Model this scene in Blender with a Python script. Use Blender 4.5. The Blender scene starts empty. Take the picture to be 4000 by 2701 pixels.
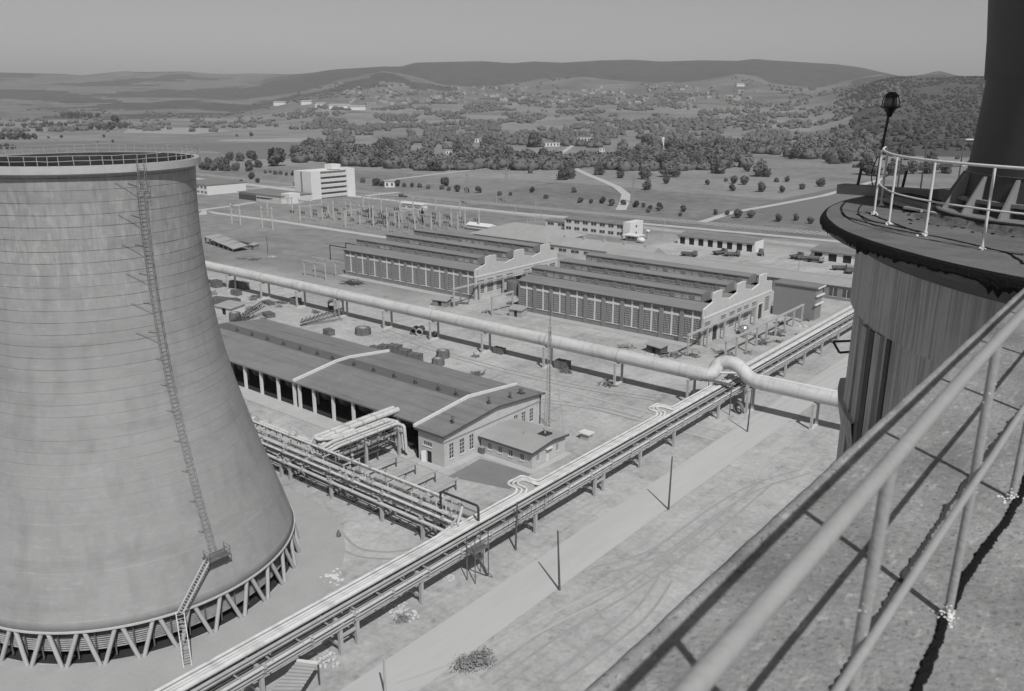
import bpy, math, random
from mathutils import Vector, Matrix, noise as mnoise
S = bpy.context.scene
COL = S.collection
R_ = math.radians
# ------------------------------------------------------------------ camera
FPX, PITCH, ROLL, YAW, CAMH = 3282.38, 0.284591, 0.0024967, 0.684004, 60.0
def _axes():
    cy, sy, cp, sp = math.cos(YAW), math.sin(YAW), math.cos(PITCH), math.sin(PITCH)
    F = Vector((-sy*cp, cy*cp, -sp)); R = Vector((cy, sy, 0.)); U = R.cross(F)
    c, s = math.cos(ROLL), math.sin(ROLL)
    return c*R + s*U, -s*R + c*U, F
AR, AU, AF = _axes()
cam_d = bpy.data.cameras.new('camera'); cam = bpy.data.objects.new('camera', cam_d); COL.objects.link(cam)
m = Matrix((AR, AU, -AF)).transposed().to_4x4(); m.translation = (0, 0, CAMH); cam.matrix_world = m
cam_d.sensor_width = 36; cam_d.lens = FPX/4000*36; cam_d.clip_start = .05; cam_d.clip_end = 40000
cam_d.dof.use_dof = True; cam_d.dof.focus_distance = 60; cam_d.dof.aperture_fstop = 4.0
S.camera = cam
# ------------------------------------------------------------------ light
SUN = Vector((6.1, -4.0, 8.75)).normalized()
sun_d = bpy.data.lights.new('sun', 'SUN'); sun_d.energy = 3.5; sun_d.angle = R_(.6); sun_d.color = (1, .997, .99)
sun = bpy.data.objects.new('sun', sun_d); COL.objects.link(sun); sun.location = (40, -30, 120)
sun.rotation_euler = SUN.to_track_quat('Z', 'Y').to_euler()
W = bpy.data.worlds.new('World'); S.world = W; W.use_nodes = True
wn, wl = W.node_tree.nodes, W.node_tree.links; wn.clear()
sky = wn.new('ShaderNodeTexSky'); sky.sky_type = 'NISHITA'; sky.sun_disc = False
sky.sun_elevation = math.asin(SUN.z); sky.sun_rotation = math.atan2(SUN.x, SUN.y)
sky.air_density = 1.0; sky.dust_density = 1.2; sky.altitude = 300
bw = wn.new('ShaderNodeRGBToBW'); bg = wn.new('ShaderNodeBackground'); bg.inputs[1].default_value = .074   # black-and-white film
wo = wn.new('ShaderNodeOutputWorld')
wl.new(sky.outputs[0], bw.inputs[0]); wl.new(bw.outputs[0], bg.inputs[0]); wl.new(bg.outputs[0], wo.inputs[0])
S.view_settings.view_transform = 'Standard'; S.view_settings.look = 'None'; S.view_settings.exposure = 0; S.view_settings.gamma = 1
S.cycles.max_bounces = 5; S.cycles.diffuse_bounces = 2; S.cycles.volume_bounces = 0; S.cycles.glossy_bounces = 2
S.cycles.transparent_max_bounces = 4; S.cycles.use_adaptive_sampling = True; S.cycles.adaptive_threshold = .02

# ------------------------------------------------------------------ helpers
def g(x, y, z=0.):
    "survey: a sighting in the photograph brought down to height z in the world"
    d = AF*FPX + AR*(x-2000) + AU*(1350-y); t = (z-CAMH)/d.z
    return Vector((t*d.x, t*d.y, z))
def crop(x0, y0, s): return lambda x, y, z=0.: g(x0+x/s, y0+y/s, z)
ra, rb, rd, re_ = crop(1800,1550,2.324), crop(900,1850,1.844), crop(2600,1150,2.905), crop(850,1400,2.324)
rh1, rh2 = crop(780,980,3.32), crop(1400,1200,2.905)
rw1, rw2, rw3, rw4 = crop(1300,800,3.32), crop(1900,800,3.32), crop(2500,800,2.905), crop(2000,1150,3.32)
rf, rc1, rc2, rc3, rc0 = crop(750,650,3.32), crop(1000,150,2.324), crop(2000,150,2.324), crop(3000,150,2.324), crop(0,150,2.324)
rk = crop(3100,500,2.582)

MATS = {}
def M(name, v, var=.12, scale=.6, rough=.9, metal=0., bump=.0, bscale=None, stretch=(1,1,1), rnd=0., spec=.3, detail=6, world=False):
    "a grey procedural material: tone v broken up by two noises, optional bump and per-object variation"
    if name in MATS: return MATS[name]
    mt = bpy.data.materials.new(name); mt.use_nodes = True; MATS[name] = mt
    n, l = mt.node_tree.nodes, mt.node_tree.links; b = n['Principled BSDF']
    if world: src = n.new('ShaderNodeNewGeometry').outputs['Position']
    else: src = n.new('ShaderNodeTexCoord').outputs['Object']
    mp = n.new('ShaderNodeMapping'); l.new(src, mp.inputs[0]); mp.inputs['Scale'].default_value = stretch
    a = n.new('ShaderNodeTexNoise'); a.inputs['Scale'].default_value = scale; a.inputs['Detail'].default_value = detail; a.inputs['Roughness'].default_value = .65
    l.new(mp.outputs[0], a.inputs['Vector'])
    c = n.new('ShaderNodeTexNoise'); c.inputs['Scale'].default_value = scale*9; c.inputs['Detail'].default_value = 4
    l.new(mp.outputs[0], c.inputs['Vector'])
    ad = n.new('ShaderNodeMath'); ad.operation = 'MULTIPLY_ADD'; l.new(c.outputs[0], ad.inputs[0]); ad.inputs[1].default_value = .5
    l.new(a.outputs[0], ad.inputs[2])            # 0.25..1.25, centre .75
    mr = n.new('ShaderNodeMapRange'); l.new(ad.outputs[0], mr.inputs[0])
    mr.inputs[1].default_value = .45; mr.inputs[2].default_value = 1.05; mr.inputs[3].default_value = v*(1-var); mr.inputs[4].default_value = v*(1+var)
    out = mr.outputs[0]
    if rnd:
        oi = n.new('ShaderNodeObjectInfo'); r2 = n.new('ShaderNodeMapRange'); l.new(oi.outputs['Random'], r2.inputs[0])
        r2.inputs[3].default_value = 1-rnd; r2.inputs[4].default_value = 1+rnd
        mu = n.new('ShaderNodeMath'); mu.operation = 'MULTIPLY'; l.new(out, mu.inputs[0]); l.new(r2.outputs[0], mu.inputs[1]); out = mu.outputs[0]
    l.new(out, b.inputs['Base Color'])
    b.inputs['Roughness'].default_value = rough; b.inputs['Metallic'].default_value = metal; b.inputs['Specular IOR Level'].default_value = spec
    if bump:
        bn = n.new('ShaderNodeBump'); bn.inputs['Strength'].default_value = bump; bn.inputs['Distance'].default_value = .05
        q = n.new('ShaderNodeTexNoise'); q.inputs['Scale'].default_value = bscale or scale*6; q.inputs['Detail'].default_value = 5
        l.new(mp.outputs[0], q.inputs['Vector']); l.new(q.outputs[0], bn.inputs['Height']); l.new(bn.outputs[0], b.inputs['Normal'])
    mt['out'] = v
    return mt
m_lpave = None
def overlay(mt, kind, amount, **k):
    "multiply the tone of a material by a pattern: courses, boards, streaks"
    n, l = mt.node_tree.nodes, mt.node_tree.links; b = n['Principled BSDF']; src = b.inputs['Base Color'].links[0].from_socket
    tc = n.new('ShaderNodeTexCoord'); sx = n.new('ShaderNodeSeparateXYZ'); l.new(tc.outputs['Object'], sx.inputs[0])
    def mth(op, x, y=None, z=None):
        o = n.new('ShaderNodeMath'); o.operation = op
        for i, v in enumerate((x, y, z)):
            if v is None: continue
            if isinstance(v, (int, float)): o.inputs[i].default_value = v
            else: l.new(v, o.inputs[i])
        return o.outputs[0]
    if kind == 'lines':                      # thin dark joints every 'step' along an axis, uneven in strength
        ax = sx.outputs[k.get('axis', 2)]
        nz = n.new('ShaderNodeTexNoise'); nz.inputs['Scale'].default_value = k.get('wob', .25); nz.inputs['Detail'].default_value = 3; l.new(tc.outputs['Object'], nz.inputs[0])
        pos = mth('ADD', ax, mth('MULTIPLY', mth('SUBTRACT', nz.outputs[0], .5), k.get('wobamt', .2)))
        fr = mth('FRACT', mth('DIVIDE', pos, k['step']))
        d = mth('LESS_THAN', fr, k.get('width', .08))
        st = n.new('ShaderNodeTexNoise'); st.inputs['Scale'].default_value = k.get('gap', .3); l.new(tc.outputs['Object'], st.inputs[0])
        f = mth('MULTIPLY', d, mth('MULTIPLY', st.outputs[0], amount*2))
        if 'zf' in k:
            zz_ = n.new('ShaderNodeMapRange'); l.new(sx.outputs[2], zz_.inputs[0]); zz_.inputs[1].default_value, zz_.inputs[2].default_value, zz_.inputs[3].default_value = k['zf']; f = mth('MULTIPLY', f, zz_.outputs[0])
        fac = mth('SUBTRACT', 1, f)
    elif kind == 'noise':                    # stretched streaks or stains
        mp = n.new('ShaderNodeMapping'); l.new(tc.outputs['Object'], mp.inputs[0]); mp.inputs['Scale'].default_value = k['stretch']
        nz = n.new('ShaderNodeTexNoise'); nz.inputs['Scale'].default_value = k['scale']; nz.inputs['Detail'].default_value = k.get('detail', 5); l.new(mp.outputs[0], nz.inputs[0])
        mr = n.new('ShaderNodeMapRange'); l.new(nz.outputs[0], mr.inputs[0]); mr.inputs[1].default_value = k.get('lo', .4); mr.inputs[2].default_value = k.get('hi', .7)
        mr.inputs[3].default_value = 1; mr.inputs[4].default_value = 1-amount; fac = mr.outputs[0]
        if 'zfade' in k:                     # only above a height
            z0, z1 = k['zfade']; z = n.new('ShaderNodeMapRange'); l.new(sx.outputs[2], z.inputs[0]); z.inputs[1].default_value = z0; z.inputs[2].default_value = z1
            fac = mth('SUBTRACT', 1, mth('MULTIPLY', mth('SUBTRACT', 1, fac), z.outputs[0]))
    mu = mth('MULTIPLY', src, fac); l.new(mu, b.inputs['Base Color'])
    return mt

class MB:
    def __init__(s): s.v = []; s.f = []; s.sm = []; s.cut = []
    def add(s, vs, fs, sm=False):
        o = len(s.v); s.cut.append((o, len(s.f))); s.v += [tuple(v) for v in vs]; s.f += [tuple(i+o for i in f) for f in fs]; s.sm += [sm]*len(fs); return s
    def box(s, x0, y0, z0, x1, y1, z1):
        return s.add([(x0,y0,z0),(x1,y0,z0),(x1,y1,z0),(x0,y1,z0),(x0,y0,z1),(x1,y0,z1),(x1,y1,z1),(x0,y1,z1)],
                     [(0,3,2,1),(4,5,6,7),(0,1,5,4),(1,2,6,5),(2,3,7,6),(3,0,4,7)])
    def beam(s, p, q, w, h=None, up=(0,0,1)):
        p, q = Vector(p), Vector(q); h = h or w; d = (q-p).normalized(); up = Vector(up)
        if abs(d.dot(up)) > .99: up = Vector((1,0,0)) if abs(d.x) < .9 else Vector((0,1,0))
        a = d.cross(up).normalized()*w/2; b = a.cross(d).normalized()*h/2
        return s.add([p-a-b,p+a-b,p+a+b,p-a+b,q-a-b,q+a-b,q+a+b,q-a+b],[(0,1,2,3),(7,6,5,4),(0,4,5,1),(1,5,6,2),(2,6,7,3),(3,7,4,0)])
    def tube(s, pts, r, n=10, caps=True, r2=None):
        pts = [Vector(p) for p in pts]; N = len(pts)
        t0 = (pts[1]-pts[0]).normalized(); u = t0.cross(Vector((0,0,1)))
        if u.length < .05: u = t0.cross(Vector((0,1,0)))
        u.normalize(); vs = []; prev = t0
        for i, p in enumerate(pts):
            ti = (pts[min(i+1,N-1)]-pts[max(i-1,0)]).normalized() if 0 < i < N-1 else ((pts[1]-pts[0]) if i == 0 else (pts[-1]-pts[-2])).normalized()
            u = (u-ti*u.dot(ti)).normalized(); w = ti.cross(u); rr = r if r2 is None else r+(r2-r)*i/(N-1)
            for k in range(n):
                a = 2*math.pi*k/n; vs.append(p+(u*math.cos(a)+w*math.sin(a))*rr)
        fs = [(i*n+k, i*n+(k+1)%n, (i+1)*n+(k+1)%n, (i+1)*n+k) for i in range(N-1) for k in range(n)]
        s.add(vs, fs, True)
        if caps:
            s.add(vs[:n], [tuple(range(n-1,-1,-1))]); s.add(vs[-n:], [tuple(range(n))])
        return s
    def prism(s, poly, z0, z1):
        n = len(poly); vs = [(p[0],p[1],z0) for p in poly]+[(p[0],p[1],z1) for p in poly]
        return s.add(vs, [tuple(range(n-1,-1,-1)), tuple(range(n,2*n))]+[(i,(i+1)%n,n+(i+1)%n,n+i) for i in range(n)])
    def xprism(s, yz, x0, x1):
        n = len(yz); vs = [(x0,p[0],p[1]) for p in yz]+[(x1,p[0],p[1]) for p in yz]
        return s.add(vs, [tuple(range(n)), tuple(range(2*n-1,n-1,-1))]+[((i+1)%n,i,n+i,n+(i+1)%n) for i in range(n)])
    def yprism(s, xz, y0, y1):
        n = len(xz); vs = [(p[0],y0,p[1]) for p in xz]+[(p[0],y1,p[1]) for p in xz]
        return s.add(vs, [tuple(range(n)), tuple(range(2*n-1,n-1,-1))]+[((i+1)%n,i,n+i,n+(i+1)%n) for i in range(n)])
    def lathe(s, prof, c, n=48, a0=0., a1=2*math.pi, smooth=True):
        full = abs(a1-a0-2*math.pi) < 1e-6; m = n if full else n+1
        vs = [(c[0]+r*math.cos(a0+(a1-a0)*k/n), c[1]+r*math.sin(a0+(a1-a0)*k/n), z) for r, z in prof for k in range(m)]
        fs = [(i*m+k, i*m+(k+1)%m, (i+1)*m+(k+1)%m, (i+1)*m+k) for i in range(len(prof)-1) for k in range(n)]
        return s.add(vs, fs, smooth)
    def sheet(s, poly, z):
        n = len(poly); return s.add([(p[0],p[1],z) for p in poly], [tuple(range(n))])
    def strip(s, pts, w, z=None):
        L, Rr = [], []
        pts = [Vector(p) for p in pts]
        for i, p in enumerate(pts):
            t = pts[min(i+1,len(pts)-1)]-pts[max(i-1,0)]; t.z = 0; t.normalize(); q = Vector((-t.y, t.x, 0))*w/2
            L.append(p+q); Rr.append(p-q)
        vs = [((a.x,a.y,a.z if z is None else z)) for a in L+Rr]; n = len(pts)
        return s.add(vs, [(n+i, n+i+1, i+1, i) for i in range(n-1)])
    def blob(s, c, r, seed=0, sub=1, rough=.25, sq=(1,1,1)):
        base = ICO[sub]; vs = []
        for v in base[0]:
            d = 1+rough*mnoise.noise(v*1.7+Vector((seed*3.1, seed*1.3, seed*.7)))*2
            vs.append((c[0]+v.x*r*d*sq[0], c[1]+v.y*r*d*sq[1], c[2]+v.z*r*d*sq[2]))
        return s.add(vs, base[1], False)
    def build(s, name, mat, parent=None, origin=None, wpos=None):
        me = bpy.data.meshes.new(name); o = Vector(origin) if origin is not None else (Vector(parent['_o']) if parent is not None else Vector((0,0,0)))
        me.from_pydata([(v[0]-o.x, v[1]-o.y, v[2]-o.z) for v in s.v], [], s.f); me.polygons.foreach_set('use_smooth', s.sm)
        me.materials.append(mat); me.update()
        ob = bpy.data.objects.new(name, me); COL.objects.link(ob)
        if parent is not None:
            ob.parent = parent; ob['_o'] = tuple(o)
        else: ob.location = o; ob['_o'] = tuple(o)
        return ob
def _each(s, name, mat, parent, per=1, cap=100):
    "the pieces of a row (each one beam, box or tube) as parts of their own"
    cuts = s.cut[::per]+[(len(s.v), len(s.f))]; n = len(cuts)-1
    for i in range(min(n, cap)):
        (v0, f0), (v1, f1) = cuts[i], cuts[i+1] if i < cap-1 else cuts[-1]
        q = MB(); q.v = s.v[v0:v1]; q.f = [tuple(k-v0 for k in f) for f in s.f[f0:f1]]; q.sm = s.sm[f0:f1]; q.build(name, mat, parent)
MB.each = _each
import bmesh
ICO = []
for sub in (1, 2, 3):
    b_ = bmesh.new(); bmesh.ops.create_icosphere(b_, subdivisions=sub, radius=1); b_.verts.ensure_lookup_table()
    ICO.append(([v.co.copy() for v in b_.verts], [tuple(v.index for v in f.verts) for f in b_.faces])); b_.free()

def tag(o, label, cat, group=None):
    o['label'] = label; o['category'] = cat
    if group: o['group'] = group
    return o
def thing(name, loc, label, cat, group=None, rz=0.):
    o = bpy.data.objects.new(name, None); COL.objects.link(o); o.location = loc; o.rotation_euler.z = rz; o['_o'] = tuple(loc)
    o.empty_display_size = .5
    return tag(o, label, cat, group)
def struct(o, kind='structure'): o['kind'] = kind; return o
def copy_tree(o, loc, rz=0., label=None, sc=1., parent=None):
    r = o.copy(); COL.objects.link(r)
    if parent is None:
        r.location = loc; r.rotation_euler.z = rz; r.scale = (sc,)*3 if not isinstance(sc, tuple) else sc
        if label: r['label'] = label
    else: r.parent = parent
    for ch in KIDS.get(o.name, list(o.children)): copy_tree(ch, None, parent=r)
    return r
KIDS = {}
def freeze(o):                               # remember the children so that copying is quick
    KIDS[o.name] = list(o.children)
    for c in o.children: freeze(c)
    return o
def arc(pts, r=.5, n=5):
    "round the corners of a polyline"
    pts = [Vector(p) for p in pts]; out = [pts[0]]
    for a, b, c in zip(pts, pts[1:], pts[2:]):
        u, w = (a-b), (c-b); k = min(r, u.length*.45, w.length*.45); p, q = b+u.normalized()*k, b+w.normalized()*k
        for i in range(n+1):
            t = i/n; out.append(p*(1-t)**2 + b*2*t*(1-t) + q*t*t)
    out.append(pts[-1]); return out
rng = random.Random(7)
HAZE = 7.5e-5
U = rng.uniform
# ------------------------------------------------------------------ materials
m_conc = M('concrete', .40, .15, .8, bump=.2)
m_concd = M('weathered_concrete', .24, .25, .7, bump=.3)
m_white = M('white_paint', .65, .10, .8)
m_off = M('pale_render', .55, .08, .5)
m_brick = M('brick_masonry', .25, .12, .8, bump=.15); overlay(m_brick, 'lines', .25, step=.3, width=.25, wobamt=.02, gap=.8)
m_brickl = M('light_brick', .52, .10, .6)
overlay(m_brickl, 'lines', .22, step=.32, width=.25, wobamt=.02, gap=.8)
m_pipe = M('pipe_cladding', .50, .16, .8, rough=.7, bump=.2)
m_lag = M('white_lagging', .60, .10, .7, rough=.85, bump=.3)
overlay(m_lag, 'noise', .3, stretch=(1,.5,1), scale=1.1, lo=.5, hi=.7)
m_duct = M('duct_cladding', .55, .10, .35, rough=.65, bump=.1)
overlay(m_duct, 'noise', .22, stretch=(.12,1,1), scale=1.2, lo=.45, hi=.8); overlay(m_duct, 'noise', .18, stretch=(1,.3,.3), scale=.8, lo=.55, hi=.7); overlay(m_duct, 'lines', .35, axis=0, step=6.05, width=.012, wobamt=0, gap=.5)
m_pipeg = M('grey_pipe', .36, .2, .7, rough=.6)
m_steel = M('painted_steel', .34, .15, 1., rough=.6)
m_dark = M('dark_steel', .045, .3, 1.2, rough=.55)
m_rust = M('rusty_steel', .14, .45, 1.5)
m_roof = M('bitumen_roof', .215, .16, .22, bump=.2)
overlay(m_roof, 'noise', .25, stretch=(.05,.9,1), scale=1.1, lo=.45, hi=.75)
m_roofl = M('pale_roof', .34, .12, .2)
m_roofd = M('dark_roof_edge', .09, .2, .5)
m_glass = M('window_glass', .075, .6, .7, rough=.2, spec=.6)
m_bar = M('window_bars', .46, .15, 1.)
m_black = M('dark_interior', .03, .3, .4)  # near-black colour stands in for the shade of interiors; tyres use it too
m_wood = M('weathered_wood', .10, .25, 2., stretch=(1,1,.2))
m_plank = M('pale_plank', .38, .2, 2.)
m_asph = M('road_surface', .47, .08, .15, bump=.1, stretch=(1,.12,1), world=True)
m_dust = M('dusty_strip', .47, .08, .12, world=True)
# ------------------------------------------------------------------ land
def smooth(a, b, x):
    t = min(1, max(0, (x-a)/(b-a))); return t*t*(3-2*t)
def lerp(tab, x):
    if x <= tab[0][0]: return tab[0][1]
    for (a, p), (b, q) in zip(tab, tab[1:]):
        if x <= b: t = (x-a)/(b-a); return p+(q-p)*t
    return tab[-1][1]
def slerp(tab, x):
    if x <= tab[0][0]: return tab[0][1]
    for (a, p), (b, q) in zip(tab, tab[1:]):
        if x <= b: t = (x-a)/(b-a); t = t*t*(3-2*t)*.6+t*.4; return p+(q-p)*t
    return tab[-1][1]
def azel(x, y):
    d = AF*FPX + AR*(x-2000) + AU*(1350-y); return math.degrees(math.atan2(d.x, d.y)), d.z/math.hypot(d.x, d.y)
SKY = [azel(*p) for p in [(-900,300),(-400,290),(0,283),(108,286),(241,289),(314,296),(387,288),(486,278),(538,281),(731,279),(818,288),(904,289),(968,284),(1080,279),(1172,288),(1258,273),(1370,268),(1495,260),(1568,260),(1624,245),(1750,242),(1886,239),(2000,247),(2086,240),(2194,245),(2330,237),(2465,233),(2581,241),(2731,236),(2882,238),(2947,230),(3000,235),(3267,251),(3366,264),(3473,290),(3538,303),(3611,292),(3667,278),(3740,298),(3843,310),(4200,300),(4800,310)]]
FOOT = [azel(*p) for p in [(900,350),(1100,338),(1300,325),(1400,305),(1495,288),(1560,300),(1645,322),(1730,345),(1850,352),(2000,330),(2130,300),(2300,293),(2430,305),(2540,325),(2640,318),(2730,310),(2800,292),(2880,280),(2960,288),(3000,310),(3100,330),(3300,345),(3500,345),(4200,345)]]
AZL0, AZL1 = azel(1350,400)[0], azel(850,400)[0]; AZR0, AZR1 = azel(3150,400)[0], azel(3500,400)[0]
def land(x, y):
    D = math.hypot(x, y)
    if D < 850: return 0.
    az = math.degrees(math.atan2(x, y)); s = lerp(SKY, az); f = lerp(FOOT, az)
    mid = slerp([(0,0),(1600,0),(2600,33),(3500,78),(4400,60+4400*f),(4950,(60+4400*f)*.92),(6500,60+6500*s),(8200,300),(12000,200)], D)
    lf = slerp([(0,0),(3000,0),(4000,18),(5500,62),(6400,60+6400*(s*.45)),(7000,150),(9500,60+9500*s),(12000,300)], D)
    rt = slerp([(0,0),(850,0),(1500,24),(2200,68),(3000,128),(3600,130),(6500,60+6500*s),(9000,250),(12000,200)], D)
    wl = smooth(AZL0, AZL1, az) if AZL1 > AZL0 else 1-smooth(AZL1, AZL0, az); wr = smooth(AZR0, AZR1, az)
    h = mid*(1-wl)*(1-wr)+lf*wl+rt*wr
    amp = smooth(2200, 4500, D)*(1-.93*smooth(5200, 6300, D) if D < 6900 else .07+.5*smooth(6900,8000,D))
    if D > 8000: amp = .1
    h += amp*22*mnoise.fractal(Vector((x/700, y/700, 0)), 1., 2., 4)
    return h
def mat_ground():
    mt = bpy.data.materials.new('open_ground'); mt.use_nodes = True; n, l = mt.node_tree.nodes, mt.node_tree.links; b = n['Principled BSDF']
    pos = n.new('ShaderNodeNewGeometry').outputs['Position']; sx = n.new('ShaderNodeSeparateXYZ'); l.new(pos, sx.inputs[0])
    def mth(op, x, y=None, z=None, clamp=False):
        o = n.new('ShaderNodeMath'); o.operation = op; o.use_clamp = clamp
        for i, v in enumerate((x, y, z)):
            if v is None: continue
            if isinstance(v, (int, float)): o.inputs[i].default_value = v
            else: l.new(v, o.inputs[i])
        return o.outputs[0]
    def nz(scale, stretch=(1,1,1), det=5, rough=.6, rot=0.):
        mp = n.new('ShaderNodeMapping'); l.new(pos, mp.inputs[0]); mp.inputs['Scale'].default_value = stretch; mp.inputs['Rotation'].default_value = (0,0,rot)
        q = n.new('ShaderNodeTexNoise'); q.inputs['Scale'].default_value = scale; q.inputs['Detail'].default_value = det; q.inputs['Roughness'].default_value = rough
        l.new(mp.outputs[0], q.inputs['Vector']); return q.outputs[0]
    def mr(x, a, b_, c, d):
        o = n.new('ShaderNodeMapRange'); l.new(x, o.inputs[0])
        for i, v in enumerate((a, b_, c, d)): o.inputs[i+1].default_value = v
        return o.outputs[0]
    def boxmask(x0, x1, y0, y1, soft=14, wob=30):
        dx = mth('SUBTRACT', mth('ABSOLUTE', mth('SUBTRACT', sx.outputs[0], (x0+x1)/2)), (x1-x0)/2)
        dy = mth('SUBTRACT', mth('ABSOLUTE', mth('SUBTRACT', sx.outputs[1], (y0+y1)/2)), (y1-y0)/2)
        d = mth('ADD', mth('MAXIMUM', dx, dy), mth('MULTIPLY', mth('SUBTRACT', nz(.03), .5), wob))
        return mr(d, -soft, soft, 1, 0)
    # open country: parcels of differing tone, with scrub speckle
    vo = n.new('ShaderNodeTexVoronoi'); mp = n.new('ShaderNodeMapping'); l.new(pos, mp.inputs[0]); mp.inputs['Scale'].default_value = (.0028,.0062,0); mp.inputs['Rotation'].default_value = (0,0,.5); l.new(mp.outputs[0], vo.inputs['Vector']); vo.inputs['Scale'].default_value = 1
    sc = n.new('ShaderNodeSeparateColor'); l.new(vo.outputs['Color'], sc.inputs[0])
    field = mth('ADD', mr(sc.outputs[0], 0, 1, .195, .275), mr(nz(.012), .3, .7, -.045, .045))
    field = mth('ADD', field, mr(nz(.12, det=6), .35, .65, -.035, .035))
    yard = mth('ADD', mr(nz(.05, det=9, rough=.72), .34, .66, .33, .505), mr(nz(1.1, det=7, rough=.7), .35, .65, -.05, .05)); yard = mth('ADD', yard, mr(nz(.22, det=4), .50, .68, 0, -.06))
    tr = mr(nz(.8, (1,.05,1), 6, rot=.14), .50, .64, 0, -.05); yard = mth('ADD', yard, tr)
    tr2 = mr(nz(.5, (.05,1,1), 5, rot=.25), .54, .64, 0, -.02); yard = mth('ADD', yard, tr2)
    m1 = mth('MAXIMUM', boxmask(-285, 90, -250, 176), boxmask(-188, -40, 150, 345, 10, 22))
    m1 = mth('MAXIMUM', m1, boxmask(-560, -60, 356, 364, 3, 4))
    mx = n.new('ShaderNodeMix'); mx.data_type = 'FLOAT'; l.new(m1, mx.inputs[0]); l.new(field, mx.inputs[2]); l.new(yard, mx.inputs[3])
    spots = mr(nz(.35, det=5), .60, .72, 1, .70)
    l.new(mth('MULTIPLY', mx.outputs[0], spots), b.inputs['Base Color'])
    b.inputs['Roughness'].default_value = 1; b.inputs['Specular IOR Level'].default_value = .1
    bn = n.new('ShaderNodeBump'); bn.inputs['Strength'].default_value = .6; bn.inputs['Distance'].default_value = .3; l.new(nz(.5, det=8, rough=.7), bn.inputs['Height']); l.new(bn.outputs[0], b.inputs['Normal'])
    return mt
m_ground = mat_ground()
m_hill = M('hill_grassland', .175, .5, .0060, world=True, detail=8); m_hforest = M('hill_forest', .088, .32, .010, world=True, detail=10, bump=1, bscale=.03)
m_field_d = M('ploughed_field', .175, .06, .02, world=True); m_field_l = M('stubble_field', .33, .08, .02, world=True)
fw = math.degrees(-YAW)
azs = [fw-40+.28*i for i in range(286)]; azs += [azs[-1]+ (360-80)/46*(i+1) for i in range(45)]
Ds = [0,60,150,300,500,700,850,1000,1150,1300,1450,1600,1800,2000]+[2000+70*i for i in range(1,66)]+[6620+180*i for i in range(1,26)]
ld = MB(); vs = []; 
for D in Ds:
    for a in azs:
        x, y = D*math.sin(R_(a)), D*math.cos(R_(a)); vs.append((x, y, land(x, y)))
na = len(azs); fs = [((i+1)*na+k, (i+1)*na+(k+1)%na, i*na+(k+1)%na, i*na+k) for i in range(1, len(Ds)-1) for k in range(na)]
fs += [(0, na+(k+1)%na, na+k) for k in range(na)]
ld.add(vs, fs, True); ground = ld.build('ground', m_ground); struct(ground)
ground.data.materials.append(m_hill); ground.data.materials.append(m_hforest)
mi = []
for p in ground.data.polygons:
    c = p.center; D = math.hypot(c.x, c.y); az = math.degrees(math.atan2(c.x, c.y)); nn = mnoise.fractal(Vector((c.x/900, c.y/900, 3)), 1., 2., 4)
    wl = 1-smooth(AZL1, AZL0, az); wr = smooth(AZR0, AZR1, az); k = 0
    if D > 2900:
        k = 1
        if wl < .5+.45*mnoise.noise(Vector((c.x/420,c.y/420,1))) and wr < .5: k = 2 if D > 5000+160*mnoise.noise(Vector((c.x/260,c.y/260,6))) or nn+.35*mnoise.noise(Vector((c.x/180,c.y/180,2))) < -.3 else 1
        elif wr >= .5: k = 2 if nn < .35 else 1
        else: k = 2 if nn+.3*mnoise.noise(Vector((c.x/200,c.y/200,2))) < -.12 else 1
    if wr > .6 and 950 < D <= 2900: k = 2 if nn < .4 else 1
    mi.append(k)
ground.data.polygons.foreach_set('material_index', mi)
def patch(name, pts, z, mat, gnd=0.):
    s = MB(); s.sheet([g(*p) for p in pts], z); o = s.build(name, mat); return struct(o)
patch('field', [(0,560),(300,552),(700,561),(1180,556),(1330,570),(1345,600),(1310,620),(960,622),(830,588),(400,592),(0,572)], .10, m_field_d)
patch('field', [(890,545),(1195,540),(1230,553),(1150,556),(840,552)], .14, m_field_l)
patch('field', [(1240,478),(1290,468),(1420,472),(1480,490),(1380,500),(1220,502)], .10, m_field_l)
patch('field', [(1130,455),(1200,450),(1440,455),(1480,463),(1300,466)], .14, m_field_l)
patch('field', [(2920,446),(3050,444),(3420,462),(3440,482),(3100,474),(2900,458)], .14, m_field_l)
patch('field', [(500,505),(760,498),(900,512),(760,525),(480,520)], .14, m_field_l)
patch('field', [(2960,800),(3420,700),(3480,760),(3400,905),(3180,890),(2990,840)], .08, m_field_d)
patch('forecourt', [(1878,1792),(2075,1852),(1990,1912),(1750,1862),(1800,1835)], .03, M('asphalt_forecourt', .21, .12, .4))
# roads and paths
def road(name, pts, w, z, mat): s = MB(); s.strip(pts, w, z); return struct(s.build(name, mat))
road('road', [(-58.2,-60,0),(-58.2,60,0),(-58.3,100,0),(-58,160,0),(-57.6,200,0),(-58,300,0),(-60,357,0)], 6.4, .03, m_asph)
road('road', [(-900,366,0),(-608,363,0),(-420,359,0),(-296,362,0),(-218,371,0),(-128,378,0),(20,382,0),(300,390,0)], 5.5, .07, m_dust)
rail_m = M('ballast_bed', .33, .15, .6, world=True); overlay(rail_m, 'lines', .5, axis=0, step=2.4, width=.35, wobamt=.1)
road('railway', [(-900,388,0),(-440,381,0),(-230,391,0),(-135,397,0),(100,408,0),(400,420,0)], 12, .06, rail_m)
road('path', [g(1500,707),g(1700,682),g(1930,655),g(2000,645),g(2160,622),g(2250,560)], 6, .16, m_dust)
road('path', [g(2235,610),g(2250,662),g(2300,685),g(2350,705),g(2410,732),g(2445,760),g(2440,790),g(2425,822)], 6, .18, m_dust)
road('path', [g(2740,870),g(2861,831),g(3037,800),g(3220,765),g(3430,705)], 5, .2, m_dust)
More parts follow.
